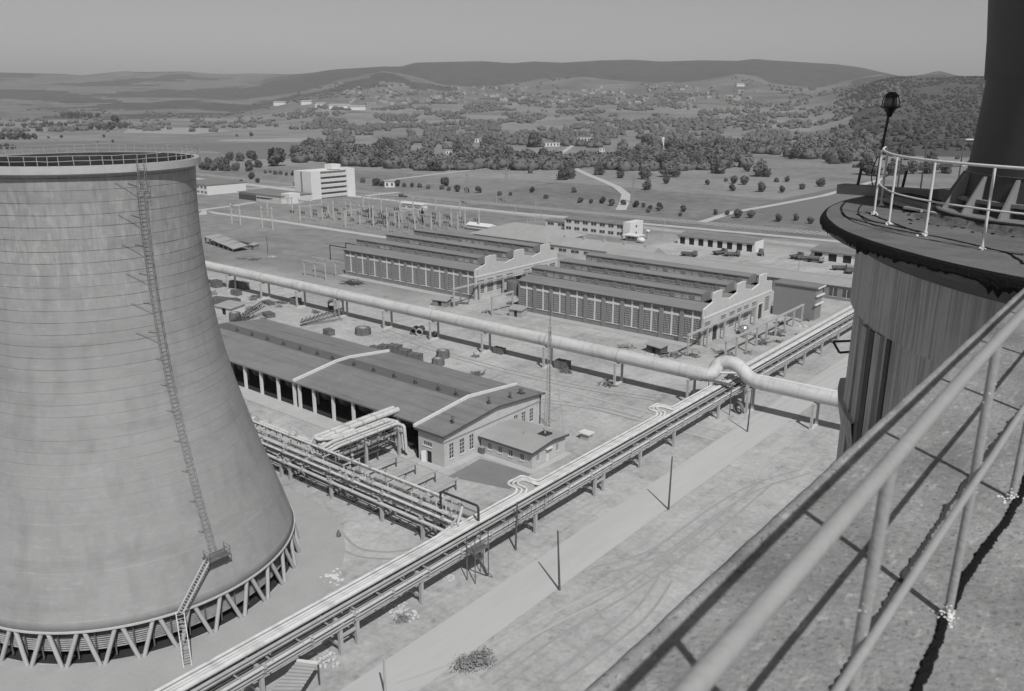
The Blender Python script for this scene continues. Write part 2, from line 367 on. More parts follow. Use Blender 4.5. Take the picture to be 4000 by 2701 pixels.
road('path', [g(790,840),g(800,822),g(850,834),g(1100,866),g(1450,920),g(1520,930)], 4.5, .05, m_dust)
road('path', [g(770,823),g(900,806),g(1000,790)], 5, .09, m_dust)
road('path', [g(770,700),g(900,712),g(1160,748)], 6, .08, m_dust)
road('path', [g(770,760),g(950,738),g(1165,730)], 6, .12, m_dust)
road('path', [g(1390,772),g(1500,757),g(1560,752)], 6, .12, m_dust)
for y_ in (134.6, 139.5): road('kerb', [(-101,y_,0),(-61.5,y_,0)], .5, .06, m_dust)
m_trk = M('wheel_track', .43, .12, .5, world=True); m_trd = M('damp_wheel_track', .33, .15, .5, world=True)
def track(pts, mat, z, gap=1.8, w=.38):
    P = [Vector(p) for p in pts]; out = []
    for i in range(len(P)-1):
        p0, p1, p2, p3 = P[max(i-1,0)], P[i], P[i+1], P[min(i+2,len(P)-1)]
        for k in range(8): t = k/8; out.append(.5*((2*p1)+(p2-p0)*t+(2*p0-5*p1+4*p2-p3)*t*t+(3*p1-p0-3*p2+p3)*t**3))
    out.append(P[-1])
    for s_ in (-1, 1):
        q = []
        for i, p in enumerate(out):
            t = out[min(i+1,len(out)-1)]-out[max(i-1,0)]; t.normalize(); q.append(p+Vector((-t.y,t.x,0))*s_*gap/2)
        struct_road('wheel_track', q, w, z, mat)
def struct_road(n, pts, w, z, mt_): s = MB(); s.strip(pts, w, z); return struct(s.build(n, mt_))
for k, (P, mt_) in enumerate([([(2950,1740),(2960,1830),(3010,1920),(3120,2000)],0),([(3015,1770),(3000,1850),(3060,1960),(3160,2080)],0),([(2330,2230),(2560,2160),(2800,1990),(2960,1900),(3150,1840)],1),([(1900,2660),(2150,2480),(2500,2270),(2800,2050),(3000,1880)],1),([(1560,2690),(1800,2600),(2200,2400),(2420,2300)],0),([(2100,2700),(2300,2560),(2500,2400),(2600,2260)],1),([(1240,1960),(1350,2130),(1500,2170),(1640,2150)],1),([(2050,1560),(2300,1590),(2500,1640)],1),([(1500,1290),(1800,1400),(2200,1500),(2560,1560)],1),([(1450,1140),(1800,1210),(2200,1290),(2700,1400)],0),([(2700,1050),(3000,1080),(3200,1130)],0),([(3380,1390),(3200,1480),(2900,1660)],0)]):
    track([g(x, y) for x, y in P], m_trk if mt_ == 0 else m_trd, .016+.004*k)
# ------------------------------------------------------------------ trees
m_leaf = M('tree_foliage', .125, .35, 1.2, rough=1, rnd=.22, spec=.05); m_bark = M('tree_bark', .10, .2, 2)
m_leafd = M('dark_foliage', .10, .35, 1.2, rough=1, rnd=.2, spec=.05)
def crown(seed, h, w, leaves=420, z0=None, lobes=7, leaf=.55, solid=.8):
    r = random.Random(seed); m_ = MB(); z0 = h*.05 if z0 is None else z0; cz = (h+z0)/2; L = []
    for i in range(lobes):
        a = r.uniform(0, 6.28); q = r.uniform(.1,.62)*w/2; zz = cz+r.uniform(-.36,.3)*(h-z0); L.append((q*math.cos(a), q*math.sin(a), zz, w*r.uniform(.2,.3)))
    L.append((0,0,cz,w*.33))
    for i, (x,y,z,s) in enumerate(L): m_.blob((x,y,z), s*solid, seed*9+i, 1, .3, (1,1,.85))
    for i in range(leaves):
        x,y,z,s = r.choice(L); d = Vector((r.gauss(0,1),r.gauss(0,1),r.gauss(0,1))).normalized(); p = Vector((x,y,z))+d*s*r.uniform(.75,1.18)
        if p.z < z0*.8: continue
        u = Vector((r.gauss(0,1),r.gauss(0,1),r.gauss(0,1))).normalized()*leaf*r.uniform(.5,1.2); v = u.cross(d).normalized()*leaf*r.uniform(.4,1)
        m_.add([p-u-v*.6, p+u-v, p+u*.7+v, p-u*.8+v], [(0,1,2,3)])
    return m_
KIND = []
for i, (h, w, ms) in enumerate([(7.6,9.5,m_leaf),(6.4,7.5,m_leaf),(8.6,12,m_leafd),(5.6,5.4,m_leafd),(3.6,4.6,m_leaf)]):
    c = crown(i+3, h, w, 520 if i != 4 else 260).build('crown', ms)
    t = MB(); t.tube([(0,0,-.2),(.1,.05,h*.3),(.0,.1,h*.55)], .32*h/8, 6, r2=.15*h/8)
    for k in range(3): a = k*2.1+i; t.tube([(.05,.05,h*.28),(w*.18*math.cos(a), w*.18*math.sin(a), h*.5)], .12*h/8, 5, r2=.06)
    KIND.append((c, t.build('trunk', m_bark), h, w))
FIRST = [True]*5
def tree(p, k, s, label, group, name='broadleaf_tree', sz=1.):
    c, t, h, w = KIND[k]; r = thing(name, p, label, 'tree', group, U(0,6.28)); r.scale = (s, s, s*sz)
    for o in (t, c):
        q = o if FIRST[k] else o.copy()
        if not FIRST[k]: COL.objects.link(q)
        q.parent = r; q.location = (0,0,0)
        if not FIRST[k]: q['_o'] = (0,0,0)
    FIRST[k] = False
    return r
def depth(p): return (Vector((p.x, p.y, 0))-Vector((0,0,CAMH))).dot(AF)
def px_tree(p, wpx, label, group, k=None, **kw):       # wpx: crown width seen in the 4000 px photograph
    wm = wpx*depth(p)/FPX; k = k if k is not None else rng.choice([0,1,2,3] if wm > 5 else [3,4]); return tree(p, k, wm/KIND[k][3], label, group, **kw)
big = [(800,1240,120),(985,1270,90),(1210,1280,135),(1400,1260,150),(1480,1262,120),(1230,1378,105),(450,1285,130),(400,1180,110),(520,1200,120),(535,1275,110),(1890,1230,130),(1840,1225,100),(2260,1255,170)]
bl = ['round dark tree, leftmost of the row at the edge of the pale meadow','small tree between two larger ones on the pale meadow','broad tree near the middle of the meadow edge','wide dark tree in front of the far wood','dark tree beside the widest one on the meadow edge','lone tree standing out on the open meadow','tree at the top of the clump by the curving path','left tree in the back of the clump by the curving path','right tree in the back of the clump by the path','lowest tree of the clump beside the curving path','dark tree at the right part of the meadow edge','tree overlapping the dark one at the meadow edge','largest dark round tree at the right of the meadow']
for (x, y, w), s in zip(big, bl): px_tree(rc2(x, y), w/2.324, s, 'trees at the edge of the meadow', k=rng.choice([0,2]))
GR = {'meadow': ('small round tree scattered on the dry meadow beyond the road','small trees scattered over the meadow'),
      'row': ('young roadside tree in the row along the railway','trees in the row along the railway'),
      'hedge': ('low bushy tree in the hedge by the office block road','bushy trees of the hedge by the office block'),
      'left': ('tree standing in the open fields beyond the cooling tower','trees in the fields beyond the cooling tower'),
      'right': ('bushy tree beyond the round concrete tower top','trees beyond the round concrete tower')}
def many(fn, s, key, L, **kw):
    for x, y, w in L: px_tree(fn(x, y), w/s, GR[key][0], GR[key][1], **kw)
many(rc2, 2.324, 'meadow', [(1400,1320,70),(1775,1330,45),(1940,1300,40),(2010,1320,80),(2110,1330,90),(2000,1385,60),(2270,1395,100),(2130,1210,60),(165,1225,50),(300,1140,35),(240,1190,60),(180,1400,50),(305,1455,50),(560,1400,60)])
many(rc2, 2.324, 'row', [(620,1495,50),(715,1500,40),(820,1500,60),(905,1520,60),(1010,1515,50),(1125,1535,60),(1195,1535,40),(1250,1560,45),(1340,1550,60),(1555,1565,50)], k=3)
many(rc1, 2.324, 'row', [(970,1310,60),(1090,1338,90),(1150,1342,60),(1280,1345,60),(1345,1348,45),(1415,1352,40),(1485,1355,50),(1565,1368,50),(1715,1342,80),(1690,1372,50),(1750,1383,45),(1830,1392,60),(1915,1402,50),(2020,1402,60),(2210,1427,50),(2310,1427,40)])
many(rc1, 2.324, 'hedge', [(190,1160,160),(30,1172,90),(85,1225,35),(130,1220,30),(175,1237,45),(225,1237,40),(275,1247,30),(340,1247,45)])
many(rf, 3.32, 'hedge', [(130,45,110),(200,50,120),(290,55,130),(380,58,110),(470,60,120),(560,60,110),(740,65,90),(770,170,90),(640,205,45),(850,215,60),(1350,250,70)])
many(rc3, 2.324, 'right', [(75,1305,50),(175,1302,60),(130,1400,70),(310,1372,70),(480,1347,90),(225,1097,90),(430,1097,80),(555,1132,110),(710,1142,140),(900,1240,150),(980,1250,120),(1130,1245,150),(1200,1235,120),(1320,1230,140),(1450,1230,150),(1600,1225,140),(-10,1260,90)])
many(rw3, 2.905, 'row', [(95,92,60),(215,72,60),(490,82,70),(455,132,50),(860,112,70),(985,122,70),(1110,152,110),(1255,152,100),(1575,192,100),(1775,182,90),(1935,217,90)], k=1)
many(rc0, 2.324, 'left', [(220,815,50),(310,815,50),(370,805,40),(415,805,50),(470,808,60),(540,808,65),(600,800,40),(340,845,50),(380,845,40),(705,800,26),(1025,945,32),(560,905,26),(440,908,24),(945,900,26),(885,945,16),(1090,820,70),(1140,815,60),(830,830,60),(900,832,70),(960,832,70),(1020,832,70),(20,918,80),(90,920,80),(150,920,80),(210,918,70),(270,918,60),(320,915,50),(0,1005,60),(60,1005,60),(120,1008,50),(580,722,60),(640,724,70),(700,726,70),(760,726,60),(820,724,60),(890,722,60),(1050,770,70),(2090,1110,90),(2190,1115,100),(2290,1110,90),(1900,1165,90),(1990,1175,110),(2060,1165,90),(2150,1190,70),(2270,1195,80),(2280,890,45),(2150,890,26)])
# the belt of woodland: its nearest trees one by one, the rest as a mass
def inpoly(x, y, P):
    c = False
    for (a, b), (d, e) in zip(P, P[1:]+P[:1]):
        if (b > y) != (e > y) and x < (d-a)*(y-b)/(e-b)+a: c = not c
    return c
WOOD = [[(1140,640),(1180,590),(1220,560),(1340,590),(1500,575),(1700,560),(1900,570),(2180,560),(2400,560),(2700,560),(2900,600),(2920,655),(2700,668),(2480,672),(2300,655),(2080,668),(1900,662),(1680,672),(1480,655),(1330,648),(1230,630)],
        [(1260,520),(1420,505),(1600,500),(1800,500),(2000,520),(2150,520),(2400,500),(2700,500),(3000,510),(3300,545),(3450,590),(3400,640),(3180,625),(2950,600),(2900,600),(2700,600),(2400,600),(2180,590),(1900,600),(1700,600),(1450,580),(1290,560)]]
def clear(x, y):                                        # glades and tracks inside the wood
    for cx, cy, ax, ay in ((1480,535,42,10),(1560,522,40,10),(1640,520,24,8),(1440,550,60,14),(1625,585,45,10),(1710,575,20,16),(1750,600,40,14),(1860,562,30,12),(1700,600,30,14),(2160,590,180,14),(2330,592,140,11),(2480,570,16,26),(2590,588,24,12),(2430,545,60,6),(2860,520,50,7),(3100,560,18,18)):
        if ((x-cx)/(ax*1.05))**2+((y-cy-14)/(ay+16))**2 < 1: return True
    return False
n_ind = 0
for i in range(900):
    if n_ind >= 110: break
    x, y = U(1140,2920), U(575,672)
    if inpoly(x, y, WOOD[0]) and not clear(x, y) and (y > 628 or rng.random() < .25):
        px_tree(g(x, y), U(38,70), 'round dark tree in the belt of trees behind the dry meadow', 'trees of the belt behind the meadow', k=rng.choice([0,1,2])); n_ind += 1
wd = MB(); cnt = 0; ICOL = ICO[1]
def clump(p, r, seed, leaves=14):
    rr = random.Random(seed); hi = 1 if leaves > 8 else 0; k0 = len(wd.sm); wd.blob(p+Vector((0,0,r*.5)), r, seed, hi, .28, (1,1,.78)); wd.blob(p+Vector((rr.uniform(-.5,.5)*r,rr.uniform(-.5,.5)*r,r*.85)), r*.62, seed+.5, 0, .3); wd.blob(p+Vector((rr.uniform(-.7,.7)*r,rr.uniform(-.7,.7)*r,r*.4)), r*.6, seed+.8, 0, .3)
    for q_ in range(k0, len(wd.sm)): wd.sm[q_] = True
    for k in range(leaves):
        d = Vector((rr.gauss(0,1),rr.gauss(0,1),abs(rr.gauss(0,1))+.1)).normalized(); q = p+Vector((0,0,r*.62))+d*r*rr.uniform(.85,1.15); s = r*.13
        u = Vector((rr.gauss(0,1),rr.gauss(0,1),rr.gauss(0,1))).normalized()*s; v = u.cross(d).normalized()*s; wd.add([q-u-v,q+u-v,q+u+v,q-u+v],[(0,1,2,3)])
while cnt < 2300:
    x, y = U(1140,3460), U(500,668)
    if not (inpoly(x, y, WOOD[0]) or inpoly(x, y, WOOD[1])) or clear(x, y): continue
    if mnoise.noise(Vector((x/75, y/11, 5)))+.4*mnoise.noise(Vector((x/25, y/6, 9))) < .02-.16*(y > 610)-.14*(y < 560): cnt += .12; continue
    p = g(x, y); p.z = land(p.x, p.y); clump(p, U(3.6,6.5) if y < 545 else U(3.8,7.4), cnt+.3, 30 if y > 570 else 6); cnt += 1
cnt = 0                                                   # thinner scrub and hedgerows towards the hills
while cnt < 4300:
    x, y = U(-60,3500), U(402,515)
    if x < 1150 and rng.random() < .45: continue
    if mnoise.noise(Vector((x/150, y/9, 8)))+.35*mnoise.noise(Vector((x/40, y/5, 2))) < (.05 if x > 1150 else .16): cnt += .1; continue
    p = g(x, y); p.z = land(p.x, p.y)
    if p.length > 4200: continue
    clump(p, U(3.,6.5), cnt+.1, 3); cnt += 1
wood = wd.build('woodland', m_leaf); tag(wood, 'grey-green woodland and scrub spreading over the plain towards the hills', 'woodland'); wood['kind'] = 'stuff'; wd = MB()
cnt = 0                                                   # the wooded slope behind the round tower
for i in range(60000):
    if cnt > 7000: break
    a = R_(U(-19, 12)); D = math.sqrt(U(820**2, 3000**2)); x, y = D*math.sin(a), D*math.cos(a)
    if mnoise.noise(Vector((x/130, y/130, 8))) < -.22 or D < 980 and rng.random() < .5: continue
    clump(Vector((x, y, land(x, y))), U(1.5,3.9)*(1 if D > 1300 else 1.2), cnt+.7, 6 if D < 1700 else 0); cnt += 1
wood = wd.build('hillside_scrub', M('scrub_foliage', .072, .4, .6, rough=1, spec=.05, world=True)); tag(wood, 'dark scrub forest covering the hillside behind the round tower', 'woodland'); wood['kind'] = 'stuff'
# ------------------------------------------------------------------ village and works at the foot of the hills
m_house = M('village_wall', .30, .1, .2, rnd=.35)
hs = []
for v in range(3):
    b = MB(); w, l, h = (9,12,6), (8,10,4.5), (11,22,5); w, l, h = (w,l,h)[v]
    b.box(-l/2,-w/2,-1,l/2,w/2,h); b.xprism([(-w/2-.5,h),(w/2+.5,h),(0,h+2.4)],-l/2-.4,l/2+.4); hs.append(b)
base = []
for v in range(3): base.append(hs[v].build('village_house', m_house))
k = 0
while k < 240:
    x, y = U(1340,2960), U(338,412)
    if mnoise.noise(Vector((x/160, y/30, 1))) < -.1: continue
    lo = None
    d = AF*FPX + AR*(x-2000) + AU*(1350-y); d.normalize(); t = 1500
    while t < 6500:
        P = Vector((0,0,CAMH))+d*t
        if P.z < land(P.x, P.y): lo = P; break
        t += 25
    if lo is None or t > 5200: continue
    o = base[k] if k < 3 else base[k%3].copy()
    if k >= 3: COL.objects.link(o)
    o.location = (lo.x, lo.y, land(lo.x, lo.y)); o.rotation_euler.z = U(0,3.14)
    tag(o, 'small pale house of the village at the foot of the hills', 'house', 'houses of the village below the hills'); k += 1
for (x, y, w, dd, lab) in [(1095,412,46,60,'long bright shed of the far works, left of the others'),(1330,424,80,60,'long pale shed at the middle of the distant works'),(1395,430,70,50,'bright shed at the right of the distant works'),(1200,408,40,60,'small pale shed left of the distant works'),(1255,418,40,50,'low pale shed between the sheds of the distant works'),(2490,411,22,40,'low bright building alone below the village'),(2890,338,30,40,'white quarry building high on the hill slope')]:
    p = g(x, y) if y > 405 else None
    if p is None or p.length > 4000:
        d = (AF*FPX + AR*(x-2000) + AU*(1350-y)).normalized(); t = 1500
        while t < 7000:
            P = Vector((0,0,CAMH))+d*t
            if P.z < land(P.x, P.y): break
            t += 25
        p = P
    p = Vector((p.x, p.y, land(p.x, p.y))); wm = w*depth(p)/FPX
    r = thing('factory_shed', p, lab, 'shed', None, -YAW*-1)
    b = MB(); b.box(-wm/2,-12,-3,wm/2,12,9); o = b.build('wall', m_white, origin=(0,0,0)); o.parent = r
    b = MB(); b.xprism([(-13,9),(13,9),(0,13)],-wm/2-.5,wm/2+.5); o = b.build('roof', m_roofl, origin=(0,0,0)); o.parent = r
# low sheds among the trees of the belt
for (x, y, w, h, lab, wh) in [(2140,572,90,5,'long low white building among the trees of the belt',1),(2285,566,60,10,'two storey pale building among the trees of the belt',1),(2588,580,9,14,'tall white tank standing among the trees',1),(2550,607,60,3,'long pale wall on a glade among the trees',1),(1555,581,26,4,'small white roof alone in the left of the belt',1),(1755,605,24,5,'small white shed near the meadow edge',1),(1868,556,26,5,'small pale shed inside the belt of trees',1),(1525,730,38,4,'low white building at the roadside by the office block',1),(2350,592,20,4,'bright little shed beside the two storey building',1)]:
    p = g(x, y); wm = w*depth(p)/FPX
    r = thing('low_building' if w > 12 else 'water_tank', p, lab, 'building' if w > 12 else 'tank', None, YAW)
    if w > 12:
        b = MB(); b.box(-wm/2,-4,0,wm/2,4,h); o = b.build('wall', m_white if wh else m_off, origin=(0,0,0)); o.parent = r
        b = MB(); b.box(-wm/2-.4,-4.4,h,wm/2+.4,4.4,h+.5); o = b.build('roof', m_roofl, origin=(0,0,0)); o.parent = r
        b = MB(); n_ = max(2, int(wm/4))
        for i in range(n_): b.box(-wm/2+(i+.3)*wm/n_,-4.06,1,-wm/2+(i+.7)*wm/n_,-3.9,h-1)
        o = b.build('window_row', m_glass, origin=(0,0,0)); o.parent = r
    else:
        b = MB(); b.lathe([(0,h),(1.9,h),(2,h-.4),(2,0)],(0,0),16); o = b.build('shell', m_white, origin=(0,0,0)); o.parent = r
        b = MB(); b.tube([(0,0,h),(0,0,h+.8)],.3,8); o = b.build('vent', m_steel, origin=(0,0,0)); o.parent = r
# ------------------------------------------------------------------ cooling tower
TC = (-101.6, 45.6); to = (TC[0], TC[1], 0)
tw = thing('cooling_tower', to, 'huge pale concrete cooling tower with ribbed courses and V legs', 'cooling tower')
m_tow = M('tower_concrete', .31, .09, .16, bump=.3, bscale=2.5, detail=8)
overlay(m_tow, 'lines', .52, step=1.27, width=.06, wobamt=.08, gap=.35, zf=(14, 44, .10))
overlay(m_tow, 'lines', -.10, step=5.08, width=.03, wobamt=.12, gap=.3)
overlay(m_tow, 'noise', .20, stretch=(1,1,.12), scale=3.4, lo=.47, hi=.75, detail=8, zfade=(34, 46))
overlay(m_tow, 'noise', -.15, stretch=(1,1,.5), scale=1.3, lo=.52, hi=.62, detail=2, zfade=(36, 42))
overlay(m_tow, 'noise', .14, stretch=(1,1,.25), scale=.5, lo=.48, hi=.7, detail=8)
overlay(m_tow, 'noise', -.10, stretch=(.5,.5,2.5), scale=1.5, lo=.56, hi=.7, detail=6)
overlay(m_tow, 'noise', .12, stretch=(.15,.15,1), scale=.5, lo=.5, hi=.7)
m_band = M('rim_band_concrete', .44, .12, .6)
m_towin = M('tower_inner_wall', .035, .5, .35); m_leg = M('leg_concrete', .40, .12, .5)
PROF = [(20.55,4.1),(19.5,7.8),(18.2,12),(17.35,14.5),(15.65,20.7),(14.5,25.2),(13.45,30.2),(12.7,35.8),(12.27,40.7),(12.1,47),(12.3,52.3)]
def prof(z):
    return slerpz(z)
def slerpz(z):
    P = [(b, a) for a, b in PROF]
    for i in range(len(P)-1):
        if z <= P[i+1][0] or i == len(P)-2:
            p0, p1, p2, p3 = P[max(i-1,0)], P[i], P[i+1], P[min(i+2,len(P)-1)]
            t = (z-p1[0])/(p2[0]-p1[0]); h = p2[0]-p1[0]
            m1 = (p2[1]-p0[1])/(p2[0]-p0[0]); m2 = (p3[1]-p1[1])/(p3[0]-p1[0])
            return (2*t**3-3*t*t+1)*p1[1]+(t**3-2*t*t+t)*h*m1+(3*t*t-2*t**3)*p2[1]+(t**3-t*t)*h*m2
b = MB(); zs = [4.1+i*(52.4-4.1)/44 for i in range(45)]
b.lathe([(prof(z)-.35-(.4 if z < 8 else 0), z) for z in reversed(zs)] and [(prof(zs[0])-.5, 4.1)]+[(prof(z), z) for z in zs], TC, 128)
b.build('shell', m_tow, tw)
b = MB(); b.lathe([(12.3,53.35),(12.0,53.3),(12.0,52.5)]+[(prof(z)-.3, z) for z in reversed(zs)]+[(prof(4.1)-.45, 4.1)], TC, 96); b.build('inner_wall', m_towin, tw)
b = MB(); b.lathe([(12.25,52.35),(12.95,52.55),(12.98,53.35),(12.3,53.35)], TC, 128, smooth=False); b.build('rim_band', m_band, tw)
b = MB(); b.lathe([(20.5,3.98),(20.66,4.02),(20.66,4.22),(20.5,4.25)], TC, 128, smooth=False); b.build('lower_edge', M('edge_concrete', .48, .1, 1.), tw)
b = MB()
for i in range(66):
    a = 2*math.pi*i/66+.02*math.sin(i*5); rr = 12.9; x, y = TC[0]+rr*math.cos(a), TC[1]+rr*math.sin(a); q = U(-.06,.06)
    b.beam((x,y,53.3),(x+q,y+q,54.35),.06)
b.each('rail_post', m_steel, tw)
for z in (53.85, 54.35):
    b = MB(); pts = [(TC[0]+12.9*math.cos(2*math.pi*i/66)+U(-.03,.03), TC[1]+12.9*math.sin(2*math.pi*i/66), z+U(-.05,.05)) for i in range(67)]
    b.tube(pts, .035, 5); b.build('rail', m_steel, tw)
NV = 33; A0 = R_(-59.3)
legm = None
for i in range(NV):
    a = A0+i*2*math.pi/NV*1.0
    a0, a1, am = a, a+2*math.pi/NV, a+math.pi/NV
    for s_, (p, q) in enumerate(((a0+.012, am-.014), (a1-.012, am+.014))):
        m_ = MB(); P0 = (TC[0]+20.95*math.cos(p), TC[1]+20.95*math.sin(p), 0); P1 = (TC[0]+20.25*math.cos(q), TC[1]+20.25*math.sin(q), 4.15)
        m_.tube([P0, P1], .25, 8); m_.build('support_leg', m_leg, tw)
b = MB(); b.lathe([(16.5,.02),(20.3,.02)][::-1], TC, 96, smooth=False); b.lathe([(0,.5),(16.6,.5),(16.6,0)][::-1], TC, 96, smooth=False); b.build('basin', M('basin_water', .045, .3, .3, rough=.3), tw)
b = MB()
for k in range(9):
    z = 1.2+k*.27; b.lathe([(18.9,z+.16),(19.05,z+.12),(19.75,z+.03),(19.65,z-.04)], TC, 96, smooth=False)
b.each('louvre_slat', M('louvre_wood', .40, .35, 1.5), tw)
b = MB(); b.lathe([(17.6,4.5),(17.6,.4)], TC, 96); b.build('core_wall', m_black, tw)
b = MB()
for i in range(64):
    a = i*2*math.pi/64; x, y = TC[0]+19.95*math.cos(a), TC[1]+19.95*math.sin(a); b.beam((x,y,.3),(x,y,4.2),.12)
b.each('hanger_post', m_rust, tw)
# caged ladder on the 0 degree meridian, with stays, platform, stair flight
def sh(z, off=0., ang=0.): r = prof(min(z,52.4))+off; return Vector((TC[0]+r*math.cos(ang), TC[1]+r*math.sin(ang), z))
m_lad = M('ladder_steel', .235, .3, 2)
lad = thing('caged_ladder', tuple(sh(9,.6)), 'rusty caged ladder running up the face of the cooling tower', 'ladder')
b = MB(); zz = [9+i*1.0 for i in range(46)]
for s_ in (-1, 1): b.tube([sh(z, .45 if z < 51.5 else 1.05, s_*.35/prof(min(z,52))) for z in zz], .035, 5)
b.each('stringer', m_lad, lad)
b = MB(); z = 9.
while z < 53.6:
    o_ = .45 if z < 51.5 else 1.05; b.beam(sh(z,o_,-.35/prof(z)), sh(z,o_,.35/prof(z)), .035); z += .46
b.each('rung', m_lad, lad)
b = MB(); z = 10.
while z < 53:
    o_ = .45 if z < 51.5 else 1.05; r = prof(z); pts = [sh(z, o_+.75*math.sin(math.pi*t/6), (-.42*math.cos(math.pi*t/6))/r) for t in range(7)]; b.tube(pts, .022, 4, caps=False); z += 1.3
for t in (1, 3, 5): b.tube([sh(z, (.45 if z < 51.5 else 1.05)+.75*math.sin(math.pi*t/6), (-.42*math.cos(math.pi*t/6))/prof(min(z,52))) for z in zz[1:]], .025, 4, caps=False)
b.each('cage_hoop', m_lad, lad)
for i, z in enumerate([51.6,48.2,45,41.8,38.5,35.2,32,29,26,22.5,19,15.5,12]):
    b = MB(); L = 2.4 if z > 34 else .9
    b.beam(sh(z,.15,-L/prof(z)), sh(z-(1.3 if z > 34 else .1),.4,-.3/prof(z)), .04); b.beam(sh(z-.1,.15,-L*.45/prof(z)), sh(z,.5,-.3/prof(z)), .05); b.build('stay', m_lad, lad)
plf = thing('ladder_platform', tuple(sh(9,.5)), 'small steel platform with railing where the tower ladder meets the stair', 'platform')
P = sh(9, .1); b = MB(); b.box(P.x-.2,P.y-1.2,8.9,P.x+1.6,P.y+1.5,8.98); b.build('deck_plate', m_rust, plf)
b = MB()
for x, y in ((1.55,-1.15),(1.55,1.45),(1.55,.2),(.3,1.45),(.3,-1.15)): b.beam((P.x+x,P.y+y,8.98),(P.x+x,P.y+y,10.05),.05)
for z in (9.5,10.02): b.tube([(P.x+.1,P.y-1.15,z),(P.x+1.55,P.y-1.15,z),(P.x+1.55,P.y+1.45,z),(P.x+.1,P.y+1.45,z)], .025, 5)
b.build('railing', m_rust, plf)
b = MB(); b.beam((P.x+1.4,P.y-1,8.9),(P.x+.6,P.y-1,7.4),.08); b.beam((P.x+1.4,P.y+1.3,8.9),(P.x+.6,P.y+1.3,7.4),.08); b.build('bracket', m_rust, plf)
st = thing('lattice_stair', (-82.,41.2,4), 'steep pale stair flight climbing along the foot of the tower shell', 'stairs')
Q = Vector((-80.9,40.3,4.5)); P2 = Vector((P.x+.9,P.y-1.2,8.9)); b = MB()
dv = (P2-Q); sd = Vector((-dv.y, dv.x, 0)).normalized()*.38
for s_ in (-1, 1): b.beam(Q+sd*s_, P2+sd*s_, .08, .2)
b.build('stringer', m_off, st)
b = MB()
for i in range(19): b.beam(Q+dv*(i/18)-sd, Q+dv*(i/18)+sd, .2, .04)
b.each('tread', m_steel, st)
b = MB()
for s_ in (-1,): b.tube([Q+sd*s_+Vector((0,0,1)), P2+sd*s_+Vector((0,0,1))], .03, 5)
for i in range(6): b.beam(Q+dv*(i/5)-sd, Q+dv*(i/5)-sd+Vector((0,0,1)), .04)
b.build('handrail', m_steel, st)
st2 = thing('foot_ladder', (-77.4,38.6,0), 'white ladder leaning from the ground against the lower edge of the tower', 'ladder')
A_, B_ = Vector((-77.4,38.6,0)), Vector((-80.9,40.2,4.7)); dv = B_-A_; sd = Vector((-dv.y, dv.x, 0)).normalized()*.42
for s_ in (-1, 1): m_ = MB(); m_.beam(A_+sd*s_, B_+sd*s_, .1, .16); m_.build('stringer', m_off, st2)
b = MB()
for i in range(1, 15): b.beam(A_+dv*(i/15)-sd, A_+dv*(i/15)+sd, .1, .04)
b.each('rung', m_steel, st2)
apr = MB(); apr.lathe([(27.2,.04),(20.6,.05)], TC, 96, smooth=False); o = apr.build('pavement', M('apron_concrete', .37, .09, .25)); struct(o)
# white spill and two plates near the tower
o = MB(); 
for i in range(70):
    a = U(0,6.28); q = abs(rng.gauss(0,.75)); o.blob((-79.2+q*math.cos(a)*1.3, 60.5+q*math.sin(a), .03), U(.05,.28), i, 0, .4, (1,1,.25))
tag(o.build('lime_heap', m_white), 'small white lime heap spilt on the yard beside the cooling tower', 'heap')
o = thing('sack', tuple(rb(780,455)), 'dark sack standing at the edge of the white lime heap', 'sack'); b = MB(); b.blob(rb(780,455)+Vector((0,0,.4)), .5, 3, 1, .2, (.7,.7,1)); b.build('bag', m_rust, o); b = MB(); b.tube([rb(780,455)+Vector((0,0,.7)), rb(780,455)+Vector((0,0,1.))], .12, 6); b.build('neck', m_wood, o)
# ------------------------------------------------------------------ great duct
CY, CZ, CR = 150.6, 6.45, 1.5
dk = thing('steam_duct', (-150,CY,0), 'very thick pale pipeline crossing the whole yard on tall supports', 'pipeline')
path = [(-262,CY,CZ),(-186,CY,CZ),(-130,CY,CZ),(-72.6,CY,CZ)]
b = MB(); b.tube(path, CR, 28); b.build('pipe', m_duct, dk)
mitre = [(-73.5,CY,CZ),(-71.6,CY+.15,CZ+.1),(-70.7,CY+1.2,CZ+.8),(-70.6,CY+2.2,CZ+1.7),(-69.9,CY+2.8,CZ+2.3),(-68.5,CY+3,CZ+2.6),(-66.9,CY+3,CZ+2.4),(-65.3,CY+2.9,CZ+1.5),(-64,CY+2.6,CZ+.6),(-62.4,CY+2.4,CZ+.15),(-60.8,CY+2.3,CZ)]
def cat(P, n=6):
    P = [Vector(p) for p in P]; out = []
    for i in range(len(P)-1):
        p0, p1, p2, p3 = P[max(i-1,0)], P[i], P[i+1], P[min(i+2,len(P)-1)]
        for k in range(n):
            t = k/n; out.append(.5*((2*p1)+(p2-p0)*t+(2*p0-5*p1+4*p2-p3)*t*t+(3*p1-p0-3*p2+p3)*t**3))
    return out+[P[-1]]
b = MB(); b.tube(cat(mitre), 1.42, 24); b.build('bend', m_duct, dk)
b = MB(); b.tube([(-61,CY+2.3,CZ),(-20,CY+2.3,CZ)], 1.45, 28); b.build('pipe', m_duct, dk)
for x in (-260,-223,-186,-148.7,-112,-92.5): m_ = MB(); m_.tube([(x-.12,CY,CZ),(x+.12,CY,CZ)], CR+.06, 28); m_.build('joint_ring', m_pipeg, dk)
sp = thing('service_pipe', (-40,153.6,0), 'thin white pipe running along the top of the right half of the great duct', 'pipe')
